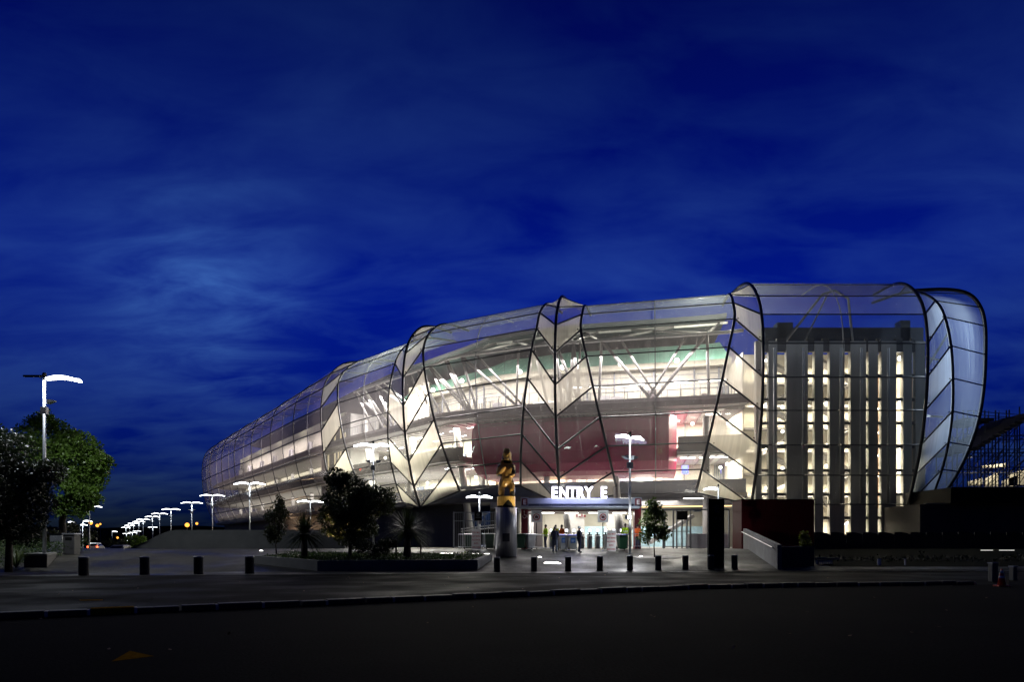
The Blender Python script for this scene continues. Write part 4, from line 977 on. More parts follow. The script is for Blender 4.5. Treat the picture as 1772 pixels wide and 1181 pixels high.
g.hexa([(*a0, -.05), (*(a0 + nn), -.05), (*(a1 + nn), .9), (*a1, .9), (*a0, zt0), (*(a0 + nn), zt0), (*(a1 + nn), zt1), (*a1, zt1)]); g.build('wall', M['concrete'], rw, bevel=.015)
hr = [a0.lerp(a1, f) for f in (.06, .2, .4, .6, .8, .97)]
g = MB(); g.tube([(p.x - .14, p.y, zt0 + (zt1 - zt0) * f - .22) for p, f in zip(hr, (.06, .2, .4, .6, .8, .97))], .028, 8)
for p, f in zip(hr, (.06, .2, .4, .6, .8, .97)): g.tube([(p.x - .14, p.y, zt0 + (zt1 - zt0) * f - .22), (p.x + .02, p.y, zt0 + (zt1 - zt0) * f - .3)], .015, 5)
g.build('handrail', M['galv'], rw)
g = MB(); g.box(PX(1346, 38.4), 38.4, -.05, PX(1409, 38.4), 39.6, PZ(947, 38.4)); tag(g.build('planter_wall', M['dark_wall'], origin=(16, 39, 0), bevel=.02), 'low dark planter wall under the yellow lit shrub', 'wall')
sb = empty('side_building', (PX(1690, 57), 60, 0), 'dark low side building right of the stair tower', 'building')
g = MB(); x0 = PX(1592, 58.5); g.box(x0, 58.5, 0, 62, 66, PZ(874, 58.5)); g.build('wall', M['dark_wall'], sb)
g = MB(); g.box(PX(1640, 58), 57.6, PZ(872, 57.6), 62, 67, PZ(845, 57.6)); g.build('roof', M['black'], sb)
g = MB(); g.box(x0 + .3, 58.2, PZ(873.6, 58.2), 62, 58.49, PZ(872.2, 58.2)); g.build('gutter', M['strut'], sb)
# fence with a scalloped top in front of the tower
fm = mat('dark_fence_board', (.012, .013, .015), .7, 0, .2)
ff = empty('board_fence', (30, 49, 0), 'near black board fence with a scalloped top along the tower', 'fence')
g = MB(); xs_ = [PX(1409, 49) + k * 1.15 for k in range(16)]
for k, x in enumerate(xs_):
    z = PZ(922.5, 49); g.raw([(x, 49, 0), (x + 1.14, 49, 0), (x + 1.14, 49, z - .16), (x + .9, 49, z - .06), (x + .45, 49, z + .02), (x, 49, z), (x, 49.06, 0), (x + 1.14, 49.06, 0), (x + 1.14, 49.06, z - .16), (x + .9, 49.06, z - .06), (x + .45, 49.06, z + .02), (x, 49.06, z)], [(0, 1, 2, 3, 4, 5), (11, 10, 9, 8, 7, 6), (5, 4, 10, 11), (4, 3, 9, 10), (3, 2, 8, 9), (1, 7, 8, 2), (0, 5, 11, 6)])
g.build('boards', fm, ff)
g = MB(); g.box(xs_[-1] + 1.14, 49, 0, 62, 49.08, PZ(924, 49)); g.build('end_boards', fm, ff)
# scaffolded temporary stand far right
sf = empty('scaffold_stand', (52, 78, 0), 'scaffolded temporary grandstand with stepped deck at far right', 'grandstand')
Ys = 76; rs = random.Random(2); g = MB(); g2 = MB(); g3 = MB()
for k in range(17):
    for d in (0, 3, 6):
        x = PX(1678, Ys) + k * 1.25; zt = PZ(778, Ys) + k * (PZ(722, Ys) - PZ(778, Ys)) / 10.0 + d * .35
        if k < 6: zt = max(zt, PZ(716, Ys) if d > 2 and k > 0 else zt)
        g.tube([(x, Ys + d, 0), (x, Ys + d, zt + .9)], .075, 5)
        for z in range(1, 9):
            if z * 2 < zt: 
                g2.tube([(x, Ys + d, z * 2.0), (x + 1.25, Ys + d, z * 2.0)], .05, 4)
                if rs.random() < .75: g2.tube([(x, Ys + d, z * 2.0 - 2), (x + 1.25 * rs.choice([1, 2]), Ys + d, z * 2.0)], .04, 4)
                if rs.random() < .5: g2.tube([(x, Ys + d, z * 2.0), (x, Ys + d + 3, z * 2.0 - rs.choice([0, 2]))], .04, 4)
M['scaf'] = mat('scaffold_tube', (.10, .10, .10), .5, .4, .2); g.build('standard_tube', M['scaf'], sf); g2.build('brace_tube', M['scaf'], sf)
g = MB(); p0 = (PX(1680, Ys), PZ(780, Ys)); p1 = (PX(1790, Ys), PZ(712, Ys))
for k in range(12): 
    x = p0[0] + (p1[0] - p0[0]) * k / 12; z = p0[1] + (p1[1] - p0[1]) * k / 12; g.box(x, Ys - .2, z, x + .9, Ys + 7, z + .22)
g.box(PX(1690, Ys), Ys + 2, PZ(724, Ys), PX(1742, Ys), Ys + 7, PZ(719, Ys))
g.build('stepped_deck', M['dark_wall'], sf)
g = MB()
for k in range(8): x = PX(1695, Ys) + k * 1.2; g.tube([(x, Ys + 2, PZ(719, Ys)), (x, Ys + 2, PZ(706, Ys))], .04, 5)
for py in (706, 712): g.tube([(PX(1695, Ys), Ys + 2, PZ(py, Ys)), (PX(1800, Ys), Ys + 2, PZ(py + 8, Ys))], .04, 5)
g.build('guard_rail', M['scaf'], sf)
g = MB(); M['canvas'] = mat('pale_canvas', (.50, .47, .38), .8, 0, .35, .6)
for a, b, c, d in ((1676, 1700, 828, 842), (1704, 1728, 818, 843), (1735, 1760, 824, 843), (1700, 1740, 803, 811), (1746, 1790, 806, 842)): g.hexa([(PX(a, 85), 85, PZ(d, 85)), (PX(b, 85), 85, PZ(d, 85)), (PX(b, 85), 85.2, PZ(d, 85)), (PX(a, 85), 85.2, PZ(d, 85)), (PX(a, 85), 85, PZ((c + d) / 2, 85)), (PX(b, 85), 85, PZ(c, 85)), (PX(b, 85), 85.2, PZ(c, 85)), (PX(a, 85), 85.2, PZ((c + d) / 2, 85))])
g.build('canvas_screen', M['canvas'], sf)
area('work_light', (PX(1725, 83), 83, 12), 8, 2, 500, (1, .90, .70), (R(35), 0, 0), sf)

# bollards ----------------------------------------------------------
M['bollard'] = mat('bollard_stone', (.035, .034, .033), .7, 0, .15, 4, spec=.15)
def bollard():
    r_ = empty('bollard', (0, 0, 0), None, 'bollard', 'dark bollards along the street edge')
    g = MB(); g.lathe([(.20, 0), (.20, .755)], 20); g.build('shaft', M['bollard'], r_, smooth=False)
    g = MB(); g.lathe([(.215, .0), (.215, .02)], 20); g.build('collar', M['black'], r_)
    g = MB(); g.lathe([(.205, .755), (.21, .76), (.21, .80), (.19, .82), (.05, .825)], 20); g.build('cap', M['strut'], r_)
    return r_
b0 = bollard(); bl = [(145, 32.0), (250.5, 32.6), (343.5, 33.2), (432, 33.8), (860, 35.6), (924, 36.0), (983, 36.2), (1038, 36.4), (1090, 36.6), (1139, 36.7), (1186, 36.8), (1230, 36.9), (1271, 37.0)]
bn = ['dark round bollard nearest the stone bench at far left', 'dark round bollard second from the stone bench', 'dark round bollard third from the stone bench', 'dark round bollard just left of the planter corner', 'dark round bollard in front of the statue plinth', 'dark round bollard first to the right of the plinth', 'dark round bollard in line with the pale capped person', 'dark round bollard fifth bollard left of the black totem', 'dark round bollard at the foot of the tall entry lamp', 'dark round bollard below the young tree trunk', 'dark round bollard second left of the black totem', 'dark round bollard overlapping the black totem', 'dark round bollard between black totem and ramp wall']
for k, ((px, Y), lb) in enumerate(zip(bl, bn)):
    o = b0 if k == 0 else dup(b0); o.location = (PX(px, Y), Y, gz(0, Y) + .008); o['label'] = lb
    o.scale = (1.08, 1.08, 1.06) if k < 4 else (.82, .82, .95)

# statue ------------------------------------------------------------
sY = 42.7; sx_ = PX(876, sY); sz = gz(0, sY)
pl = empty('statue_plinth', (sx_, sY, sz), 'round brushed grey plinth carrying the carved figure', 'plinth')
M['plinth'] = mat('brushed_metal', (.46, .46, .50), .42, .55, .28, 2.2, .15, stretch=(3, 3, .25))
g = MB(); hp = PZ(880, sY) - sz; g.lathe([(.655, 0), (.655, hp - .02), (.64, hp)], 48, (sx_, sY, sz)); q = g.build('shaft', M['plinth'], pl, smooth=False)
for p in q.data.polygons: p.use_smooth = abs(p.normal.z) < .5
g = MB(); g.box(sx_ - .22, sY - .672, sz + .95, sx_ + .22, sY - .60, sz + 1.45); g.build('plaque', M['dark_wall'], pl)
wood = mat('carved_wood', (.46, .28, .085), .38, 0, .35, 7, .5, stretch=(1, 1, .35))
def patch(m, dark, scale, lo_, hi_):
    nt = m.node_tree; L = nt.links; bs = nt.nodes['Principled BSDF']; src = bs.inputs['Base Color'].links[0].from_socket
    t = nt.nodes.new('ShaderNodeTexCoord'); n = nt.nodes.new('ShaderNodeTexNoise'); n.inputs['Scale'].default_value = scale; n.inputs['Detail'].default_value = 1; L.new(t.outputs['Object'], n.inputs['Vector'])
    mr = nt.nodes.new('ShaderNodeMapRange'); mr.inputs[1].default_value = lo_; mr.inputs[2].default_value = hi_; L.new(n.outputs['Fac'], mr.inputs[0])
    mx = nt.nodes.new('ShaderNodeMix'); mx.data_type = 'RGBA'; L.new(mr.outputs[0], mx.inputs[0]); L.new(src, mx.inputs[6]); mx.inputs[7].default_value = (*dark, 1); L.new(mx.outputs[2], bs.inputs['Base Color'])
    return m
patch(wood, (.012, .010, .008), 1.5, .575, .60)
drum_m = mat('gilded_wood', (.50, .33, .09), .4, 0, .3, 9, .3, stretch=(1, 1, .3))
dz = sz + hp; dh = .70
def skinned(name, jt, ed, parent, m, root):
    names = list(jt); me = bpy.data.meshes.new(name); me.from_pydata([jt[n][0] for n in names], [(names.index(a), names.index(b)) for a, b in ed], [])
    o = bpy.data.objects.new(name, me); COL.objects.link(o); md = o.modifiers.new('s', 'SKIN')
    for i, n in enumerate(names): r = jt[n][1]; me.skin_vertices[0].data[i].radius = r if hasattr(r, '__len__') else (r, r)
    me.skin_vertices[0].data[names.index(root)].use_root = True
    sbb = o.modifiers.new('ss', 'SUBSURF'); sbb.levels = 1; sbb.render_levels = 1
    bpy.context.view_layer.update(); m2 = bpy.data.meshes.new_from_object(o.evaluated_get(bpy.context.evaluated_depsgraph_get())); bpy.data.objects.remove(o)
    m2.materials.clear(); m2.materials.append(m); o = bpy.data.objects.new(name, m2); COL.objects.link(o); o.parent = parent
    return o
st = empty('carved_figure', (sx_, sY, dz), 'carved wooden figure in gold and black standing on the round plinth', 'statue')
g = MB(); g.lathe([(.57, 0), (.57, dh - .02), (.55, dh)], 40, (sx_, sY, dz)); q = g.build('drum', [drum_m, M['black']], st, smooth=False)
# the black arches on the drum: thin raised black shapes wrapped on its front
g = MB()
for s, c, w in ((-1, -.9, .55), (1, .25, .62)):
    for k in range(14):
        a0_ = -PI / 2 + c - w + 2 * w * k / 14; a1_ = -PI / 2 + c - w + 2 * w * (k + 1) / 14
        h0 = .06 + .42 * max(0, 1 - abs((a0_ + PI / 2 - c) / w)) ** .75 if s > 0 else .10; h1 = .06 + .42 * max(0, 1 - abs((a1_ + PI / 2 - c) / w)) ** .75 if s > 0 else .10
        r_ = .576
        g.face([(sx_ + r_ * math.cos(a0_), sY + r_ * math.sin(a0_), dz), (sx_ + r_ * math.cos(a1_), sY + r_ * math.sin(a1_), dz), (sx_ + r_ * math.cos(a1_), sY + r_ * math.sin(a1_), dz + h1), (sx_ + r_ * math.cos(a0_), sY + r_ * math.sin(a0_), dz + h0)])
g.build('drum_pattern', M['black'], st)
jt = dict(pel=((0, 0, 1.02), (.50, .40)), wa=((.02, 0, 1.35), (.40, .34)), ch=((0, 0, 1.80), (.50, .38)), nk=((.02, -.02, 2.14), (.20, .20)), jw=((.03, -.06, 2.36), (.31, .31)), hd=((.03, -.02, 2.68), (.34, .32)), tp=((.06, 0, 2.98), (.29, .25)),
          sl=((-.42, 0, 1.95), .22), el=((-.48, -.10, 1.36), .19), hl=((-.06, -.44, 1.96), .13), sr=((.42, 0, 1.95), .22), er=((.45, -.08, 1.42), .18), hr_=((.12, -.34, 1.30), .10),
          tl=((-.28, -.14, .80), .26), kl=((-.28, -.30, .48), .23), al=((-.30, -.1, .06), .19), tr=((.32, -.14, .80), .26), kr=((.36, -.28, .48), .22), ar=((.40, -.08, .06), .15))
ob = skinned('figure', jt, [('pel', 'wa'), ('wa', 'ch'), ('ch', 'nk'), ('nk', 'jw'), ('jw', 'hd'), ('hd', 'tp'), ('ch', 'sl'), ('sl', 'el'), ('el', 'hl'), ('ch', 'sr'), ('sr', 'er'), ('er', 'hr_'), ('pel', 'tl'), ('tl', 'kl'), ('kl', 'al'), ('pel', 'tr'), ('tr', 'kr'), ('kr', 'ar')], st, wood, 'pel')
ob.location = (0, 0, dh - .06); ob.scale = (1, 1, .985)
g = MB(); fz = dz + dh                                         # carved face and ridges
for s in (-1, 1):
    g.tube([(sx_ + .03 + s * .04, sY - .30, fz + 2.60), (sx_ + .03 + s * .14, sY - .30, fz + 2.66), (sx_ + .03 + s * .22, sY - .2, fz + 2.60)], [.05, .05, .03], 6)
    g.ball((sx_ + .03 + s * .11, sY - .29, fz + 2.55), .05, 8, 6)
g.tube([(sx_ + .03, sY - .30, fz + 2.62), (sx_ + .03, sY - .37, fz + 2.42)], [.04, .075], 6); g.tube([(sx_ - .1, sY - .33, fz + 2.27), (sx_ + .03, sY - .36, fz + 2.30), (sx_ + .16, sY - .33, fz + 2.27)], .035, 6)
for k in range(5): g.tube([(sx_ - .2 + .02 * k, sY - .24, fz + 2.74 + .05 * k), (sx_ + .05, sY - .29 + .02 * k, fz + 2.76 + .05 * k), (sx_ + .27 - .02 * k, sY - .22, fz + 2.74 + .05 * k)], .022, 5)
g.build('carved_face', drum_m, st, smooth=True)
for s, pw in ((1, 1500), (-1, 700)):
    d = Vector((-s * 2.4, 1.1, 4.9)); 
    point('statue_spot', (sx_ + s * 2.6, sY - 1.3, sz + .15), pw * 1.2, (1, .80, .48), .06, st, spot=32, rot=d.to_track_quat('-Z', 'Y').to_euler())

# lights let into the ground, glowing sheets for bright patches of light ----------------------------------------
def dome(px, Y, lb):
    x = PX(px, Y); z = gz(x, Y) + .01
    r_ = empty('ground_uplight', (x, Y, z), lb, 'ground light', 'small round lights in the paving')
    g = MB(); g.lathe([(.17, 0), (.17, .03), (.14, .04)], 14, (x, Y, z)); g.build('rim', M['galv'], r_)
    g = MB(); g.lathe([(.13, .035), (.10, .08), (.03, .10)], 12, (x, Y, z)); g.build('lens', M['gobo'], r_)
dome(1109, 42.3, 'small glowing dome light at the foot of the young tree'); dome(934, 42.0, 'small glowing dome light right of the statue plinth'); dome(833, 42.4, 'small glowing dome light left of the plinth near the planter end'); dome(452, 45.5, 'small glowing dome light behind the left planter corner')
def glow_patch(pts, lb):  # glowing sheet stands in for a bright patch of light on the paving
    xs2 = [(PX(px, Y), Y) for px, Y in pts]; c = Vector((sum(p[0] for p in xs2) / len(xs2), sum(p[1] for p in xs2) / len(xs2)))
    g = MB(); g.prism(xs2, [gz(*p) + .012 for p in xs2], [gz(*p) + .03 for p in xs2])
    tag(g.build('light_patch', M['gobo'], origin=(c.x, c.y, gz(c.x, c.y))), lb, 'ground light', 'glowing patches of light on the paving')
glow_patch(((941, 39.4), (971, 39.2), (965, 39.9), (944, 40.0)), 'flat glowing white patch of light between two bollards right of the plinth')
glow_patch(((740, 43.2), (762, 43.6), (790, 43.8), (788, 44.4), (765, 44.5), (752, 44.0)), 'bent glowing white patch of light beside the planter greenery')
glow_patch(((817, 43.9), (829, 43.9), (830, 44.3), (818, 44.3)), 'square glowing patch of light closer to the planter of the pair'); glow_patch(((836, 43.7), (847, 43.7), (847, 44.2), (837, 44.2)), 'square glowing patch of light closer to the plinth of the pair')

# ---------------------------------------------------------------- street lamps
def blade(g, L, s, w=.135, x0=.12, z0=0.0, blunt=False):
    """a leaf-shaped curved reflector reaching out in direction s"""
    n = 12; vs = []
    for i in range(n + 1):
        t = i / n; x = s * (x0 + t * L); z = z0 + .10 * math.sin(PI * min(1, t * 1.1)) * L / 1.8 - .05 * t * t * L
        hw = w * (.45 + .75 * math.sin(PI * clamp(t * .93 + .07)) ** .8) * (1 - (.25 if blunt else .9) * max(0, t - .6) / .4)
        if blunt: hw = w * 1.35 * min(1, .55 + t * 1.6) * (1 - .2 * t)
        for y, dzz in ((-hw, -.03), (0, .0), (hw, -.03)): vs.append((x, y, z + dzz - y * .32))
        for y, dzz in ((-hw, -.09), (0, -.10), (hw, -.09)): vs.append((x, y, z + dzz - y * .32))
    fs = []
    for i in range(n):
        a = i * 6; b = a + 6
        fs += [(a, a + 1, b + 1, b), (a + 1, a + 2, b + 2, b + 1), (a + 4, a + 3, b + 3, b + 4), (a + 5, a + 4, b + 4, b + 5), (a + 3, a, b, b + 3), (a + 2, a + 5, b + 5, b + 2)]
    fs += [(0, 3, 4, 1), (1, 4, 5, 2), (n * 6, n * 6 + 1, n * 6 + 4, n * 6 + 3), (n * 6 + 1, n * 6 + 2, n * 6 + 5, n * 6 + 4)]
    g.raw(vs, fs)
def lamp(h, L, sides, spots=(-1, 1), lit='lit', r=.085, camera=False):
    r_ = empty('street_lamp', (0, 0, 0), None, 'street lamp')
    g = MB(); g.tube([(0, 0, 0), (0, 0, h * .55), (0, 0, h * .555), (0, 0, h)], [r, r, r * .8, r * .72], 12); g.build('pole', M['pole'], r_, smooth=True)
    g = MB(); g.lathe([(r * 2.4, 0), (r * 2.4, .03), (r * 1.4, .05)], 14); g.build('base_plate', M['galv'], r_)
    g = MB(); g.lathe([(r * 1.1, h - .05), (r * 1.1, h + .08), (r * .6, h + .13)], 12); g.build('cap', M['black'], r_)
    for s, on in sides:
        g = MB()
        if on: blade(g, L, s, z0=h - .18, blunt=(len(spots) == 1 and L > 1.9)); g.build('reflector_blade', M[lit], r_, smooth=True)
        else: g.box(min(s * .1, s * (.1 + L * .55)), -.09, h - .12, max(s * .1, s * (.1 + L * .55)), .09, h - .02); g.build('dark_arm', M['black'], r_, bevel=.01)
        g = MB(); g.tube([(0, 0, h - .3), (s * .3, 0, h - .12)], .03, 6); g.build('arm', M['galv'], r_)
    for s in spots:
        z = h - 1.55
        g = MB(); g.tube([(0, 0, z - .1), (s * .28, 0, z - .08)], .03, 6); g.hexa([(s * .24, -.14, z - .12), (s * .60, -.14, z + .02), (s * .60, .14, z + .02), (s * .24, .14, z - .12), (s * .24, -.14, z + .14), (s * .62, -.14, z + .08), (s * .62, .14, z + .08), (s * .24, .14, z + .14)]); g.build('spotlight', M['pole'], r_)
    if spots:
        g = MB(); g.box(-.16, -.12, h - 2.25, .16, .12, h - 1.85); g.build('control_box', M['strut'], r_)
    if camera:
        g = MB(); g.tube([(0, 0, h - 3.0), (-.8, 0, h - 3.0), (-.8, 0, h - 3.2)], .03, 6); g.ball((-.8, 0, h - 3.4), .17, 10, 6); g.build('dome_camera', M['white'], r_)
    return r_
def place_lamp(o, px, Y, rz, lb, grp=None, z=None, power=0, h=9, cone=116):
    x = PX(px, Y); o.location = (x, Y, gz(x, Y) if z is None else z); o.rotation_euler = (0, 0, R(rz)); o['label'] = lb
    if grp: o['group'] = grp
    if power: 
        l = point('lamp_light', (0, 0, 0), power, (.90, .96, 1.0), .25, None, spot=cone); l.parent = o; l.location = (0, 0, h - .45)
    return o
zb = gz(PX(77, 39), 39)
o = lamp(PZ(650, 39) - zb, 1.95, ((1, True), (-1, False)), spots=(1,), r=.10); place_lamp(o, 77, 39, 0, 'tall lamp with one bright blade over the trees by the stone bench', power=3300, h=11, cone=168)
for ch in o.children:
    if ch.name.startswith('reflector_blade'): ch['label'] = 'bright curved reflector blade'
t8 = lamp(PZ(752, 44.2) - gz(0, 44.2), 1.15, ((-1, True), (1, True))); g = MB(); g.hexa([(-.36, -.16, 2.25), (-.06, -.16, 2.25), (-.06, .1, 2.25), (-.36, .1, 2.25), (-.34, -.12, 2.5), (-.08, -.12, 2.5), (-.08, .1, 2.5), (-.34, .1, 2.5)]); fl = g.build('floodlight', M['pole'], t8)
g = MB(); g.box(-.33, -.18, 2.27, -.09, -.165, 2.46); g.build('lens', M['globe'] if 'globe' in M else M['lit'], fl)
l_ = point('flood_lamp', (-.25, -.35, 2.4), 320, (.95, .97, 1), .1); l_.parent = t8
place_lamp(t8, 1090, 44.2, 35, 'tall twin blade lamp in front of the entry right of the canopy sign', power=1700, h=8)
o = lamp(PZ(767, 55) - 1.1, 1.42, ((-1, True), (1, True)), camera=True); place_lamp(o, 646, 55, 6, 'tall twin blade lamp with dome camera above the big planter tree', power=1200, h=9)
o = lamp(PZ(856, 51) - 1.1, .85, ((-1, True), (1, True)), r=.07); place_lamp(o, 829.5, 51, 10, 'short twin blade lamp beside the black information sign', power=500, h=5)
o = lamp(PZ(842, 48) - 1.1, 1.05, ((-1, True),), spots=(-1,), r=.06); place_lamp(o, 1243, 48, 15, 'short single blade lamp rising behind the black totem', power=110, h=5.4)
tall = lamp(9.2, 1.75, ((-1, True), (1, True)))
GR = 'twin blade lamps along the left street'
place_lamp(tall, 432, 85, 8, 'twin blade lamp before the far facade, nearest in the street row', GR, 0, 1200, 9)
far = lamp(9.2, 1.75, ((-1, True), (1, True)), lit='lit_far')
rowpos = [(367.5, 106), (332, 125), (296, 149), (276.5, 171), (264, 190), (248, 212), (240.5, 233), (231.5, 252), (224.5, 282), (218, 318)]
rn = ['twin blade lamp at the far corner of the stadium, second in the street row', 'twin blade lamp nearest the orange glowing lamp, third in the street row', 'twin blade lamp just left of the orange glowing lamp, fourth in the street row']
first = True
for k, (px, Y) in enumerate(rowpos):
    q = far if first else dup(far); first = False
    place_lamp(q, px, Y, 8 + 3 * k, rn[k] if k < 3 else 'twin blade lamp over the low curved wall, %s in the street row' % ordn[k + 1], GR, 0, 1500 if k < 3 else 0, 9)
o = dup(tall); place_lamp(o, 537, 67, 25, 'low twin blade lamp between the spiky plant and the facade', z=-.3); o.scale = (.66, .66, .66)
for ch in list(o.children):
    if ch.type == 'LIGHT': bpy.data.objects.remove(ch)
for k, (px, Y, zt, lb) in enumerate(((264.5, 300, 8.9, 'distant twin blade lamp low under the fifth street lamp'), (237, 345, 8.0, 'distant twin blade lamp in the bright cluster, right end'), (229, 365, 7.6, 'distant twin blade lamp in the bright cluster, middle'), (219, 380, 7.2, 'distant twin blade lamp in the bright cluster, left end'), (222, 420, 3.5, 'lowest distant twin blade lamp under the bright cluster'))):
    q = dup(far); place_lamp(q, px, Y, 20, lb, 'distant street lamps', zt - 9.2)
sg = lamp(9.0, 1.5, ((1, True),), spots=(), lit='lit_far')
for k, (px, Y, zt, lb) in enumerate(((155, 88, PZ(875, 88), 'single blade lamp at the right edge of the green tree'), (143.5, 118, PZ(901, 118), 'single blade lamp left of the white car, second in the left verge'), (139, 150, PZ(908, 150), 'single blade lamp partly behind the green tree, third in the left verge'), (117.5, 135, PZ(903, 135), 'single blade lamp seen through gaps under the green tree'), (194, 200, PZ(920, 200), 'single blade lamp to the right of the white car'))):
    q = sg if k == 0 else dup(sg); place_lamp(q, px, Y, 0, lb, 'single blade street lamps', zt - 9.0, 2500 if k == 1 else 0, 9)
for k, (px, py, Y, r_, lb) in enumerate(((324.5, 910, 240, .75, 'bright orange lamp glowing over the low curved wall'), (341, 907.5, 330, .6, 'small orange lamp right of the bright orange lamp'), (157.5, 906.5, 330, .85, 'upper orange street lamp over the dark hill above the car'), (169, 911, 380, .85, 'middle orange street lamp over the dark hill'), (174, 908.5, 450, .6, 'small upper right orange lamp over the dark hill'), (204, 932, 380, .55, 'low pale orange lamp right of the white car'))):
    x = PX(px, Y); z = PZ(py, Y); e = empty('sodium_lamp', (x, Y, 0), lb, 'street lamp', 'orange street lamps far off')
    g = MB(); g.tube([(x, Y, -2), (x, Y, z)], .12, 6); g.build('pole', M['strut'], e)
    g = MB(); g.ball((x, Y - .2, z), r_, 12, 8); g.build('lamp_globe', M['orange_lit'], e, smooth=True)

# ---------------------------------------------------------------- trees and plants
def leafmat(name, col, rough=.45, tr=.35, vary=.5):
    m = mat(name, col, rough, 0, vary, 1.3); nt = m.node_tree; L = nt.links; bs = nt.nodes['Principled BSDF']
    tl = nt.nodes.new('ShaderNodeBsdfTranslucent'); tl.inputs[0].default_value = (col[0] * 1.3, col[1] * 1.5, col[2] * .8, 1)
    mx = nt.nodes.new('ShaderNodeMixShader'); mx.inputs[0].default_value = tr; L.new(bs.outputs[0], mx.inputs[1]); L.new(tl.outputs[0], mx.inputs[2]); L.new(mx.outputs[0], nt.nodes['Material Output'].inputs['Surface'])
    return m
LM = {'dark': leafmat('glossy_dark_leaf', (.018, .026, .014), .55, .12), 'green': leafmat('green_leaf', (.085, .15, .024), .45, .35), 'bush': leafmat('olive_leaf', (.035, .042, .018), .42, .25), 'young': leafmat('young_leaf', (.060, .085, .028), .38, .3), 'spike': leafmat('strap_leaf', (.030, .040, .018), .45, .25), 'yellow': leafmat('yellow_green_leaf', (.13, .14, .02), .45, .4)}
bark = mat('bark', (.045, .036, .028), .85, 0, .35, 6, .4)
def rdir(rr, up=.0):
    while True:
        v = Vector((rr.uniform(-1, 1), rr.uniform(-1, 1), rr.uniform(-1, 1)))
        if .1 < v.length < 1: v.normalize(); v.z += up; return v.normalized()
def crown(mains, nsub, n, L, W, seed, rel=(.22, .42), shell=.55):
    rr = random.Random(seed); subs = []
    for c, rad in mains:
        c = Vector(c)
        for k in range(nsub):
            d = rdir(rr); t = rr.uniform(.35, 1.0) ** .6; f = rr.uniform(*rel)
            subs.append((c + Vector((d.x * rad[0], d.y * rad[1], d.z * rad[2])) * t * (1 - f * .6), min(rad) * f))
    g = MB(); tot = sum(s[1] ** 2 for s in subs)
    for c, r in subs:
        m = int(n * r * r / tot)
        for k in range(m):
            d = rdir(rr, .12); q = c + d * r * rr.uniform(shell, 1.08) 
            ld = (d * .6 + rdir(rr, -.1)).normalized(); nn_ = (rdir(rr, .6)).normalized(); s = rr.uniform(.65, 1.35)
            g.leaf(q, ld, nn_, L * s, W * s)
    return g, subs
def tree(name, base, mains, nsub, n, L, W, lm, seed, trunk, lb, cat='tree', nl=9, grp=None, rel=(.22, .42)):
    base = Vector(base); e = empty(name, base, lb, cat, grp)
    g, subs = crown([(base + Vector(c), r) for c, r in mains], nsub, n, L, W, seed, rel); g.build('crown', lm, e)
    rr = random.Random(seed + 1); g = MB(); h, r0 = trunk
    top = base + Vector((rr.uniform(-.1, .1) * h, 0, h)); mid = base + Vector((rr.uniform(-.06, .06) * h, 0, h * .5))
    g.tube([base - Vector((0, 0, .1)), mid, top], [r0, r0 * .8, r0 * .6], 9); g.build('trunk', bark, e, smooth=True)
    g = MB()
    for c, r in rr.sample(subs, min(nl, len(subs))): g.tube([mid.lerp(top, rr.uniform(.4, 1)), top.lerp(c, .5) + rdir(rr) * r * .3, c], [r0 * .4, r0 * .28, r0 * .1], 6)
    g.build('limb', bark, e, smooth=True)
    return e
def at(px, Y, dz=0): x = PX(px, Y); return (x, Y, gz(x, Y) + dz)
# big green tree and dark glossy tree at far left
tree('broadleaf_tree', at(112, 46), [((.2, .6, 6.2), (2.6, 2.2, 2.6)), ((-1.2, 0, 7.4), (2.0, 1.9, 1.8)), ((1.3, 0, 4.4), (1.5, 1.6, 1.5)), ((1.9, .2, 5.9), (1.1, 1.3, .9)), ((.6, 0, 2.9), (1.3, 1.3, 1.0))], 26, 26000, .21, .11, LM['green'], 21, (4.0, .26), 'large green leafy tree lit from above behind the lamp pole')
tree('glossy_tree', at(15, 36), [((0, 0, 5.3), (2.7, 2.0, 2.8)), ((-1.5, .2, 6.0), (2.0, 1.8, 2.0)), ((1.2, -.2, 4.4), (1.4, 1.3, 1.9)), ((.2, 0, 2.6), (1.8, 1.5, 1.4))], 28, 30000, .16, .085, LM['dark'], 33, (3.2, .2), 'dark glossy leaved tree at the left edge beside the lamp pole')
tree('glossy_tree', at(-40, 34), [((0, 0, 3.8), (2.2, 2.0, 2.6))], 24, 9000, .16, .085, LM['dark'], 36, (3.0, .2), 'dark tree cut off by the left edge of the view')
# planter and what grows in it
ph = .60
pk = [(-10.35, 36.3), (-1.85, 36.9), (-1.2, 41.2), (-13.6, 43.6), (-14.9, 39.4)]
pe = empty('planter', (-8, 39, 0), 'long low concrete planter with sharp corner in front of the plaza', 'planter')
def inset(poly, d):
    c = Vector((sum(p[0] for p in poly) / len(poly), sum(p[1] for p in poly) / len(poly))); return [tuple(Vector(p) + (c - Vector(p)).normalized() * d) for p in poly]
pin = inset(pk, .32); zt = [.60, .62, .86, .98, .80]
g = MB()
for i in range(5):
    j = (i + 1) % 5; a, b, c, d = pk[i], pk[j], pin[j], pin[i]
    g.hexa([(*a, -.05), (*b, -.05), (*c, -.05), (*d, -.05), (*a, zt[i]), (*b, zt[j]), (*c, zt[j]), (*d, zt[i])])
g.build('wall', M['concrete'], pe, bevel=.012)
g = MB(); g.face([(*p, z - .10) for p, z in zip(pin, zt)]); g.build('soil', M['earth'], pe)
g = MB(); rr = random.Random(8)
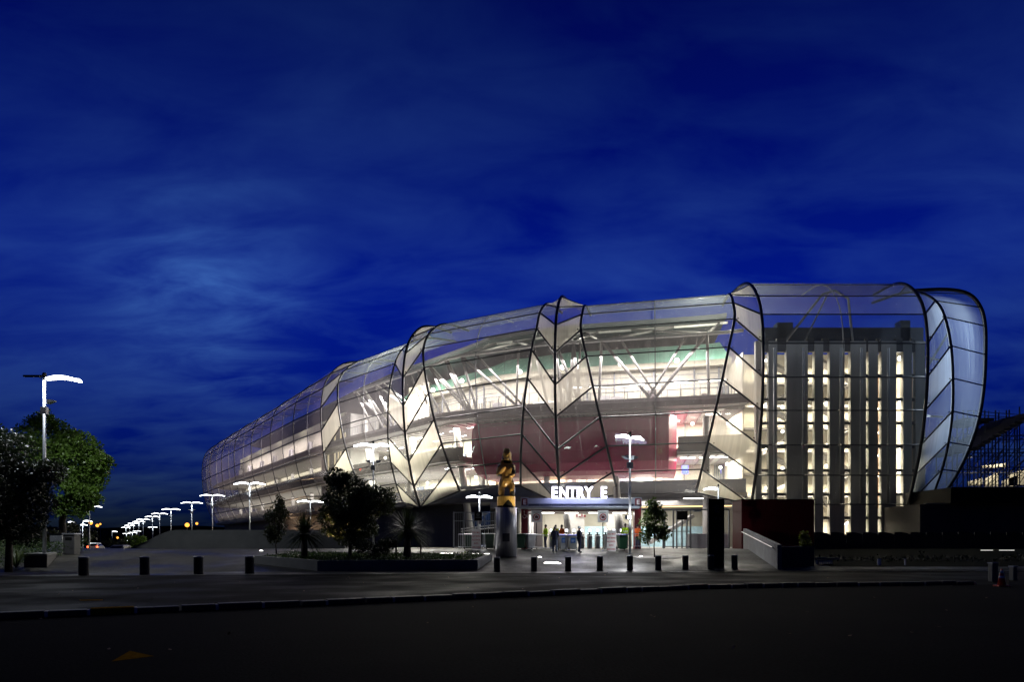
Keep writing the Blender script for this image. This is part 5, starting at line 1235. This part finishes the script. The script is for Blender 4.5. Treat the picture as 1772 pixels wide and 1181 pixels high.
def inpoly(x, y, poly):
    c = False
    for i in range(len(poly)):
        (x1, y1), (x2, y2) = poly[i], poly[i - 1]
        if (y1 > y) != (y2 > y) and x < (x2 - x1) * (y - y1) / (y2 - y1) + x1: c = not c
    return c
k = 0
while k < 9000:
    x, y = rr.uniform(-15, -1), rr.uniform(36, 44)
    if not inpoly(x, y, pin): continue
    hgt = .22 * (noise.noise((x * .7, y * .7, 1)) + .8); z = .62 + .05 * (y - 37)
    g.leaf(Vector((x, y, z - .1 + rr.random() * max(.08, hgt))), rdir(rr, .3), rdir(rr, .8), rr.uniform(.07, .15), rr.uniform(.04, .08)); k += 1
tag(g.build('ground_cover', leafmat('ground_cover_leaf', (.035, .060, .018), .4, .3)), kind='stuff')
tree('bushy_tree', (PX(606, 40.2), 40.2, .62), [((-.3, 0, 3.4), (1.5, 1.4, 1.8)), ((1.3, 0, 3.3), (1.35, 1.3, 1.4)), ((-1.0, 0, 2.1), (1.1, 1.0, 1.3)), ((.4, .1, 1.7), (1.7, 1.2, 1.1)), ((-.7, 0, 4.7), (.8, .8, .75))], 26, 26000, .15, .075, LM['bush'], 44, (1.6, .12), 'big dark bushy tree in the planter with warm light inside', nl=16)
tree('low_shrub', (PX(640, 39.2), 39.2, .60), [((0, 0, .55), (1.3, .8, .7)), ((.9, 0, .75), (.8, .6, .55))], 14, 4200, .12, .05, LM['dark'], 48, (.3, .05), 'low dark shrub under the big planter tree', 'shrub')
tree('small_tree', (PX(479, 41.0), 41.0, .80), [((0, 0, 2.3), (.75, .7, 1.1)), ((.1, 0, 3.1), (.45, .4, .6)), ((-.1, 0, 1.3), (.6, .6, .6))], 16, 3600, .13, .07, LM['bush'], 51, (1.2, .05), 'slim small tree at the left end of the planter')
tree('young_tree', at(1133, 42.2), [((0, 0, 2.3), (.85, .8, 1.0)), ((-.1, 0, 3.1), (.5, .5, .7)), ((.5, 0, 1.5), (.6, .6, .5)), ((-.6, 0, 1.3), (.55, .5, .4))], 15, 3600, .16, .09, LM['young'], 57, (1.4, .045), 'young leafy tree standing alone in front of the entry', rel=(.25, .48))
g = MB(); x, y = PX(1133, 42.2), 42.2; g.prism([(x - 1.1, y - .75), (x + 1.6, y - .5), (x + 1.1, y + .9), (x - 1.4, y + .6)], [gz(x, y - .75) + .012, gz(x, y - .5) + .012, gz(x, y + .9) + .012, gz(x, y + .6) + .012], [gz(x, y - .75) + .03, gz(x, y - .5) + .03, gz(x, y + .9) + .03, gz(x, y + .6) + .03])
tag(g.build('tree_surround', mat('pale_paving', (.30, .28, .25), .8, 0, .2, 3), origin=(x, y, gz(x, y))), 'pale flat paving surround at the foot of the young tree', 'paving')
tree('flowering_shrub', (PX(1388, 39.0), 39.0, 1.15), [((0, 0, .45), (.5, .35, .5)), ((.15, 0, .8), (.25, .25, .3))], 10, 800, .14, .08, LM['yellow'], 61, (.4, .03), 'yellow lit shrub in front of the red kiosk', 'shrub')
d = Vector((-.5, .3, .55)); point('shrub_spot', (PX(1400, 38.8), 38.75, 1.2), 22, (1, .85, .35), .05, None, spot=90, rot=d.to_track_quat('-Z', 'Y').to_euler())
point('tree_spot', (PX(592, 41.4), 41.5, 1.3), 700, (1, .68, .30), .08, None, spot=110, rot=(R(195), 0, 0))
# spiky cabbage trees
def spiky(px, Y, z, h, Lb, lb, seed, stakes=False):
    x = PX(px, Y); e = empty('cabbage_tree', (x, Y, z), lb, 'plant'); rr = random.Random(seed)
    g = MB(); g.tube([(x, Y, z), (x, Y, z + h * .5), (x, Y, z + h)], [.24, .2, .2] if stakes else [.2, .17, .15], 9); g.build('trunk', bark, e, smooth=True)
    g = MB()
    for k in range(380):
        d = rdir(rr, .25); 
        if d.z < -.55: d.z *= -.3; d.normalize()
        L_ = Lb * rr.uniform(.75, 1.1); sd = d.cross(Vector((0, 0, 1))).normalized() * .022; p = Vector((x, Y, z + h)) + d * .08; prev = None
        for q in range(6):
            t = q / 5; c = p + d * L_ * t + Vector((0, 0, -.45 * t * t * L_ * (1 - abs(d.z) * .7))); w = sd * (1.0 + .8 * math.sin(PI * t)) * (1 - t * .92)
            cur = (c - w, c + w)
            if prev: g.face([prev[0], prev[1], cur[1], cur[0]])
            prev = cur
    g.build('leaf_rosette', LM['spike'], e)
    if stakes:
        for s in (-.62, .78): g = MB(); g.beam((x + s, Y - .1, z - .1), (x + s, Y - .1, z + 1.15), .08, .08); g.build('stake', bark, e)
        g = MB(); g.beam((x - .62, Y - .1, z + .72), (x + .78, Y - .1, z + .72), .05, .06); g.build('tie', bark, e)
spiky(527, 38.6, .58, 1.45, 1.7, 'spiky strap leaved plant in the planter left of the big tree', 70)
spiky(705, 39.0, .60, 1.65, 1.7, 'spiky strap leaved cabbage tree with thick trunk and stakes', 71, True)
# grass, hedge and low plants far left
g = MB(); rr = random.Random(81); k = 0
while k < 9000:
    x, y = rr.uniform(-36, -28.2), rr.uniform(34.5, 46)
    g.leaf(Vector((x, y, gz(x, y) + rr.random() * (.9 + .4 * noise.noise((x * .6, y * .6, 4))))), rdir(rr, .4), rdir(rr, .6), rr.uniform(.08, .2), .07); k += 1
tag(g.build('hedge_growth', leafmat('hedge_leaf', (.040, .070, .020), .45, .3)), kind='stuff')
def tuft(px, Y, L_, n, lb, seed, lm):
    x = PX(px, Y); z = gz(x, Y); rr = random.Random(seed); g = MB()
    for k in range(n):
        a = rr.uniform(0, 2 * PI); o_ = Vector((math.cos(a), math.sin(a), 0)); L2 = L_ * rr.uniform(.7, 1.1); sp = rr.uniform(.3, .9); prev = None; sd = Vector((-o_.y, o_.x, 0)) * .018
        for q in range(7):
            t = q / 6; c = Vector((x, Y, z)) + o_ * sp * L2 * t + Vector((0, 0, L2 * (1.25 * t - .75 * t * t))); w = sd * (1 - t * .9); cur = (c - w, c + w)
            if prev: g.face([prev[0], prev[1], cur[1], cur[0]])
            prev = cur
    return tag(g.build('grass_tuft', lm, origin=(x, Y, z)), lb, 'plant')
tuft(28, 37.5, 2.3, 90, 'tall arching grass tuft below the dark tree at left', 90, leafmat('pale_grass', (.10, .12, .06), .5, .3))
# street verge trees and shrubs far away
for k, (px, Y, r_, h, lb) in enumerate(((205, 150, 3.0, 2.2, 'round dark shrub by the second car'), (180, 175, 4.5, 2.0, 'wide dark shrub behind the white car'), (222, 120, 2.5, 1.8, 'pale edged shrub at the foot of the low curved wall'), (238, 118, 2.6, 2.6, 'green shrub behind the low curved wall'), (419, 84, 1.7, 2.4, 'rounded topiary tree before the far facade'), (120, 95, 5, 3.5, 'dark shrub mass under the green tree'), (95, 70, 3.4, 2.2, 'dark shrub behind the stone bench'))):
    x = PX(px, Y); tree('verge_shrub', (x, Y, gz(x, Y)), [((0, 0, h * .62), (r_, r_, h * .6))], 14, 1500, .3, .2, LM['bush'] if k != 3 else LM['green'], 100 + k, (h * .4, .08), lb, 'shrub', nl=4)
rr = random.Random(9); g = MB()
for k in range(9000):
    x = rr.uniform(-560, -220); y = rr.uniform(470, 500); h = 10 + 5 * noise.noise((x * .02, 1, 0)) + 3 * noise.noise((x * .09, 3, 0))
    g.leaf(Vector((x, y, rr.random() * h)), rdir(rr, .2), rdir(rr), rr.uniform(2, 4), 2)
tag(g.build('far_trees', leafmat('night_tree_leaf', (.010, .014, .007), .8, .1)), kind='stuff')

# ---------------------------------------------------------------- left side: bench, litter bin, curved wall, cars
be = empty('stone_bench', (PX(70, 38), 38.5, gz(0, 38)), 'heavy pale stone bench block at the left plaza edge', 'bench')
p = [(PX(40, 37.6), 37.6), (PX(82, 37.6), 37.6), (PX(99, 42.5), 42.5), (PX(80, 42.9), 42.9)]; zt_ = PZ(959, 37.6)
g = MB(); g.prism(inset(p, .12), 0, zt_ - .16); g.build('base', M['dark_wall'], be)
g = MB(); g.prism(p, zt_ - .158, zt_); g.build('seat', M['concrete'], be, bevel=.03)
lb_ = empty('litter_bin', (PX(124, 44), 44, gz(0, 44)), 'square dark litter bin behind the stone bench', 'bin')
g = MB(); x = PX(124, 44); z = gz(0, 44); g.box(x - .36, 43.7, z, x + .36, 44.35, z + 1.25); g.build('body', M['dark_wall'], lb_, bevel=.03)
g = MB(); g.box(x - .41, 43.64, z + 1.252, x + .41, 44.4, z + 1.36); g.build('lid', M['strut'], lb_, bevel=.03)
g = MB(); g.box(x - .22, 43.69, z + .9, x + .22, 43.698, z + 1.1); g.build('opening', M['black'], lb_)
sb2 = empty('service_box', (PX(104, 45), 45, gz(0, 45)), 'dark low service box between bench and litter bin', 'box')
g = MB(); x = PX(104, 45); z = gz(0, 45); g.box(x - .55, 44.8, z, x + .25, 45.4, z + 1.2); g.build('body', M['strut'], sb2, bevel=.02); g = MB(); g.box(x - .6, 44.75, z + 1.2, x + .3, 45.45, z + 1.26); g.build('lid', M['black'], sb2)
mw = mat('curved_wall_concrete', (.085, .088, .09), .7, 0, .2, 1.0, .15)
cw = empty('curved_wall', (-22, 52, 1), 'low dark curved concrete wall sweeping up from the plaza', 'wall')
g = MB(); g2 = MB(); n = 40; pr = None
for k in range(n + 1):
    px = 212 + (600 - 212) * (k / n) ** 1.2; Y = 53.5 - 2.0 * math.sin(PI * clamp((px - 212) / 400)) * .6; x = PX(px, Y); zb_ = gz(x, Y) - .1
    s = clamp((px - 212) / 95); s = s * s * (3 - 2 * s); zt_ = zb_ + .1 + (PZ(918.5, Y) - zb_ - .1) * s
    s2 = clamp((px - 222) / 95); s2 = s2 * s2 * (3 - 2 * s2); zi = zb_ + .1 + (PZ(927, Y) - zb_ - .1) * s2
    cur = (x, Y, zb_, zt_, zi)
    if pr:
        g.hexa([(pr[0], pr[1], pr[2]), (x, Y, zb_), (x, Y + .5, zb_), (pr[0], pr[1] + .5, pr[2]), (pr[0], pr[1], pr[3]), (x, Y, zt_), (x, Y + .5, zt_), (pr[0], pr[1] + .5, pr[3])])
        if k > 2: g2.hexa([(pr[0], pr[1] - .55, pr[2]), (x, Y - .55, zb_), (x, Y, zb_), (pr[0], pr[1], pr[2]), (pr[0], pr[1] - .55, pr[4]), (x, Y - .55, zi), (x, Y, zi), (pr[0], pr[1], pr[4])])
    pr = cur
g.build('wall', mw, cw); g2.build('step_wall', mw, cw)
def car(col, lb, lit=True):
    e = empty('parked_car', (0, 0, 0), lb, 'car')
    bm_ = mat('car_paint', col, .3, .2, .05); gl_ = mat('car_window', (.01, .012, .015), .08, 0, 0); ty = M['black']
    prof = [(-2.15, .35), (-2.2, .75), (-2.12, 1.0), (-1.95, 1.48), (-1.6, 1.6), (.2, 1.58), (.95, 1.08), (1.9, .92), (2.15, .7), (2.15, .35)]
    g = MB(); n = len(prof); ws = [.78, .84, .85, .68, .64, .64, .80, .78, .72, .76]
    vs = [(-w, y, z) for (y, z), w in zip(prof, ws)] + [(w, y, z) for (y, z), w in zip(prof, ws)]
    g.raw(vs, [tuple(range(n)), tuple(range(2 * n - 1, n - 1, -1))] + [(i, n + i, n + (i + 1) % n, (i + 1) % n) for i in range(n)]); g.build('body', bm_, e, bevel=.06)
    g = MB(); g.hexa([(-.62, -2.135, 1.06), (.62, -2.135, 1.06), (.62, -2.0, 1.06), (-.62, -2.0, 1.06), (-.55, -2.0, 1.43), (.55, -2.0, 1.43), (.55, -1.9, 1.43), (-.55, -1.9, 1.43)]); g.build('rear_window', gl_, e)
    for s in (-1, 1):
        g = MB(); g.face([(s * .835, -1.75, 1.08), (s * .835, .75, 1.08), (s * .66, .15, 1.5), (s * .68, -1.65, 1.48)]); g.build('side_window', gl_, e)
        g = MB(); g.box(s * .72 - .1, -2.23, .78, s * .72 + .1, -2.12, 1.02); g.build('tail_light', M['tail'] if lit else red_ink, e)
        for y in (-1.35, 1.35): g = MB(); g.tube([(s * .68, y, .32), (s * .86, y, .32)], .32, 16); w = g.build('wheel', ty, e); g = MB(); g.tube([(s * .862, y, .32), (s * .875, y, .32)], .19, 12); g.build('rim', M['galv'], w)
    g = MB(); g.box(-.8, -2.28, .4, .8, -2.15, .62); g.build('bumper', bm_, e, bevel=.03)
    return e
c1 = car((.75, .76, .78), 'white car with red tail lights glowing on the left street'); c1.location = (PX(167, 118), 118, .02); c1.rotation_euler = (0, 0, R(16))
c2 = car((.42, .44, .47), 'silver car parked low beside the curved wall', False); c2.location = (PX(203, 112), 112, -.35); c2.rotation_euler = (0, 0, R(75))
area('car_tail_glow', (PX(167, 114), 114.5, .5), 1.5, .3, 14, (1, .1, .03), (R(-90), 0, 0), c1)
pwx = PX(170, 112); 
M['dim_tube'] = mat('dim_tube_glow', (.8, .8, .8), .4, emit=(1, .98, .92), es=1.1, vary=0)
# cone, gate and clutter at the right roadside
cn = empty('traffic_cone', (PX(1733, 23.8), 23.8, 0.0), 'orange traffic cone with white bands at the right roadside', 'cone')
og = mat('cone_plastic', (.62, .07, .025), .45, 0, .1); x = PX(1733, 23.8); hh = PZ(986, 23.8)
g = MB(); g.lathe([(.13, .05), (.028, hh)], 20, (x, 23.8, 0)); g.build('shaft', og, cn, smooth=True)
g = MB(); g.prism([(x - .2 + a, 23.6 + b) for a, b in ((.05, 0), (.35, 0), (.4, .05), (.4, .35), (.35, .4), (.05, .4), (0, .35), (0, .05))], 0.0, .05); g.build('base', og, cn)
for f in (.42, .74): 
    r0_, r1_ = .13 + (.028 - .13) * f, .13 + (.028 - .13) * (f + .14); g = MB(); g.lathe([(r0_ + .004, .05 + (hh - .05) * f), (r1_ + .004, .05 + (hh - .05) * (f + .14))], 20, (x, 23.8, 0)); g.build('band', M['white'], cn, smooth=True)
wg = empty('slat_gate', (PX(1426, 39), 39, 0), 'short white slatted gate by the planter wall', 'gate')
for k in range(9): g = MB(); x = PX(1412, 39) + k * .11; g.box(x, 39, .02, x + (.16 if k == 0 else .05), 39.05, .55); g.build('slat', M['white'], wg)
g = MB(); g.box(PX(1411, 39), 39.05, .45, PX(1440, 39), 39.1, .53); g.build('rail', M['white'], wg)
g = MB(); g.box(PX(1409, 39), 38.9, .58, PX(1452, 39), 39.3, .70); g.build('ledge', M['concrete'], wg)
for k, (px, Y, lb) in enumerate(((1521, 38.5, 'small white marker post in the verge near the slatted gate'), (1566, 38.5, 'thin white marker post further along the right verge'))):
    x = PX(px, Y); e = empty('marker_post', (x, Y, 0), lb, 'post'); g = MB(); g.box(x - (.09 if k == 0 else .03), Y - .05, 0, x + (.09 if k == 0 else .03), Y + .05, .62); g.build('post', M['white'], e, bevel=.02); g = MB(); g.box(x - .1, Y - .06, .621, x + .1, Y + .06, .66); g.build('cap', M['strut'], e)
for k, (px0, px1, Y, lb) in enumerate(((1697, 1718, 46, 'white tube light low under the dark wall, left of two'), (1729, 1755, 46, 'white tube light low under the dark wall, right of two'))):
    e = empty('tube_light', (PX(px0, Y), Y, 0), lb, 'light'); z = PZ(954.2, Y)
    g = MB(); g.tube([(PX(px0, Y), Y, z), (PX(px1, Y), Y, z)], .035, 6); g.build('tube', M['dim_tube'], e)
    for q in (px0 + 3, px1 - 3): g = MB(); g.tube([(PX(q, Y), Y + .05, 0), (PX(q, Y), Y + .05, z)], .03, 6); g.build('post', M['black'], e)
rr = random.Random(14)
g = MB()
for k in range(16000):
    x = rr.uniform(17.6, 45); y = 40 + rr.random() * 6; z = rr.random() * (.55 + .5 * noise.noise((x * .5, y * .5, 9)))
    g.leaf(Vector((x, y, z)), rdir(rr, .3), rdir(rr, .5), rr.uniform(.12, .28), .09)
tag(g.build('verge_growth', leafmat('verge_leaf', (.012, .016, .008), .7, .1)), kind='stuff')
pc = mat('pale_cabinet', (.13, .14, .11), .6, 0, .2)
for k, (px, Y, w, z0, z1, lb) in enumerate(((1722, 26.5, .22, 0, .72, 'pale narrow roadside cabinet left of the traffic cone'), (1757, 27.5, .16, 0, .55, 'pale short cabinet right of the traffic cone'))):
    x = PX(px, Y); e = empty('roadside_cabinet', (x, Y, 0), lb, 'cabinet'); g = MB(); g.box(x - w / 2, Y, z0, x + w / 2, Y + .25, z1); g.build('body', pc, e, bevel=.02); g = MB(); g.box(x - w / 2 - .02, Y - .02, z1, x + w / 2 + .02, Y + .27, z1 + .04); g.build('lid', M['strut'], e)
# fallen leaves scattered on the road
g = MB(); rr = random.Random(77); lf = mat('fallen_leaf', (.20, .12, .05), .7, 0, .5, 6)
for k in range(70):
    Y = rr.uniform(9, 34); x = rr.uniform(-.7, .72) * Y; z = .02
    g.leaf(Vector((x, Y, z)), Vector((rr.uniform(-1, 1), rr.uniform(-1, 1), .15)).normalized(), Vector((.1, 0, 1)).normalized(), rr.uniform(.05, .11), .05)
tag(g.build('leaf_litter', lf), kind='stuff')
bpy.context.view_layer.update()
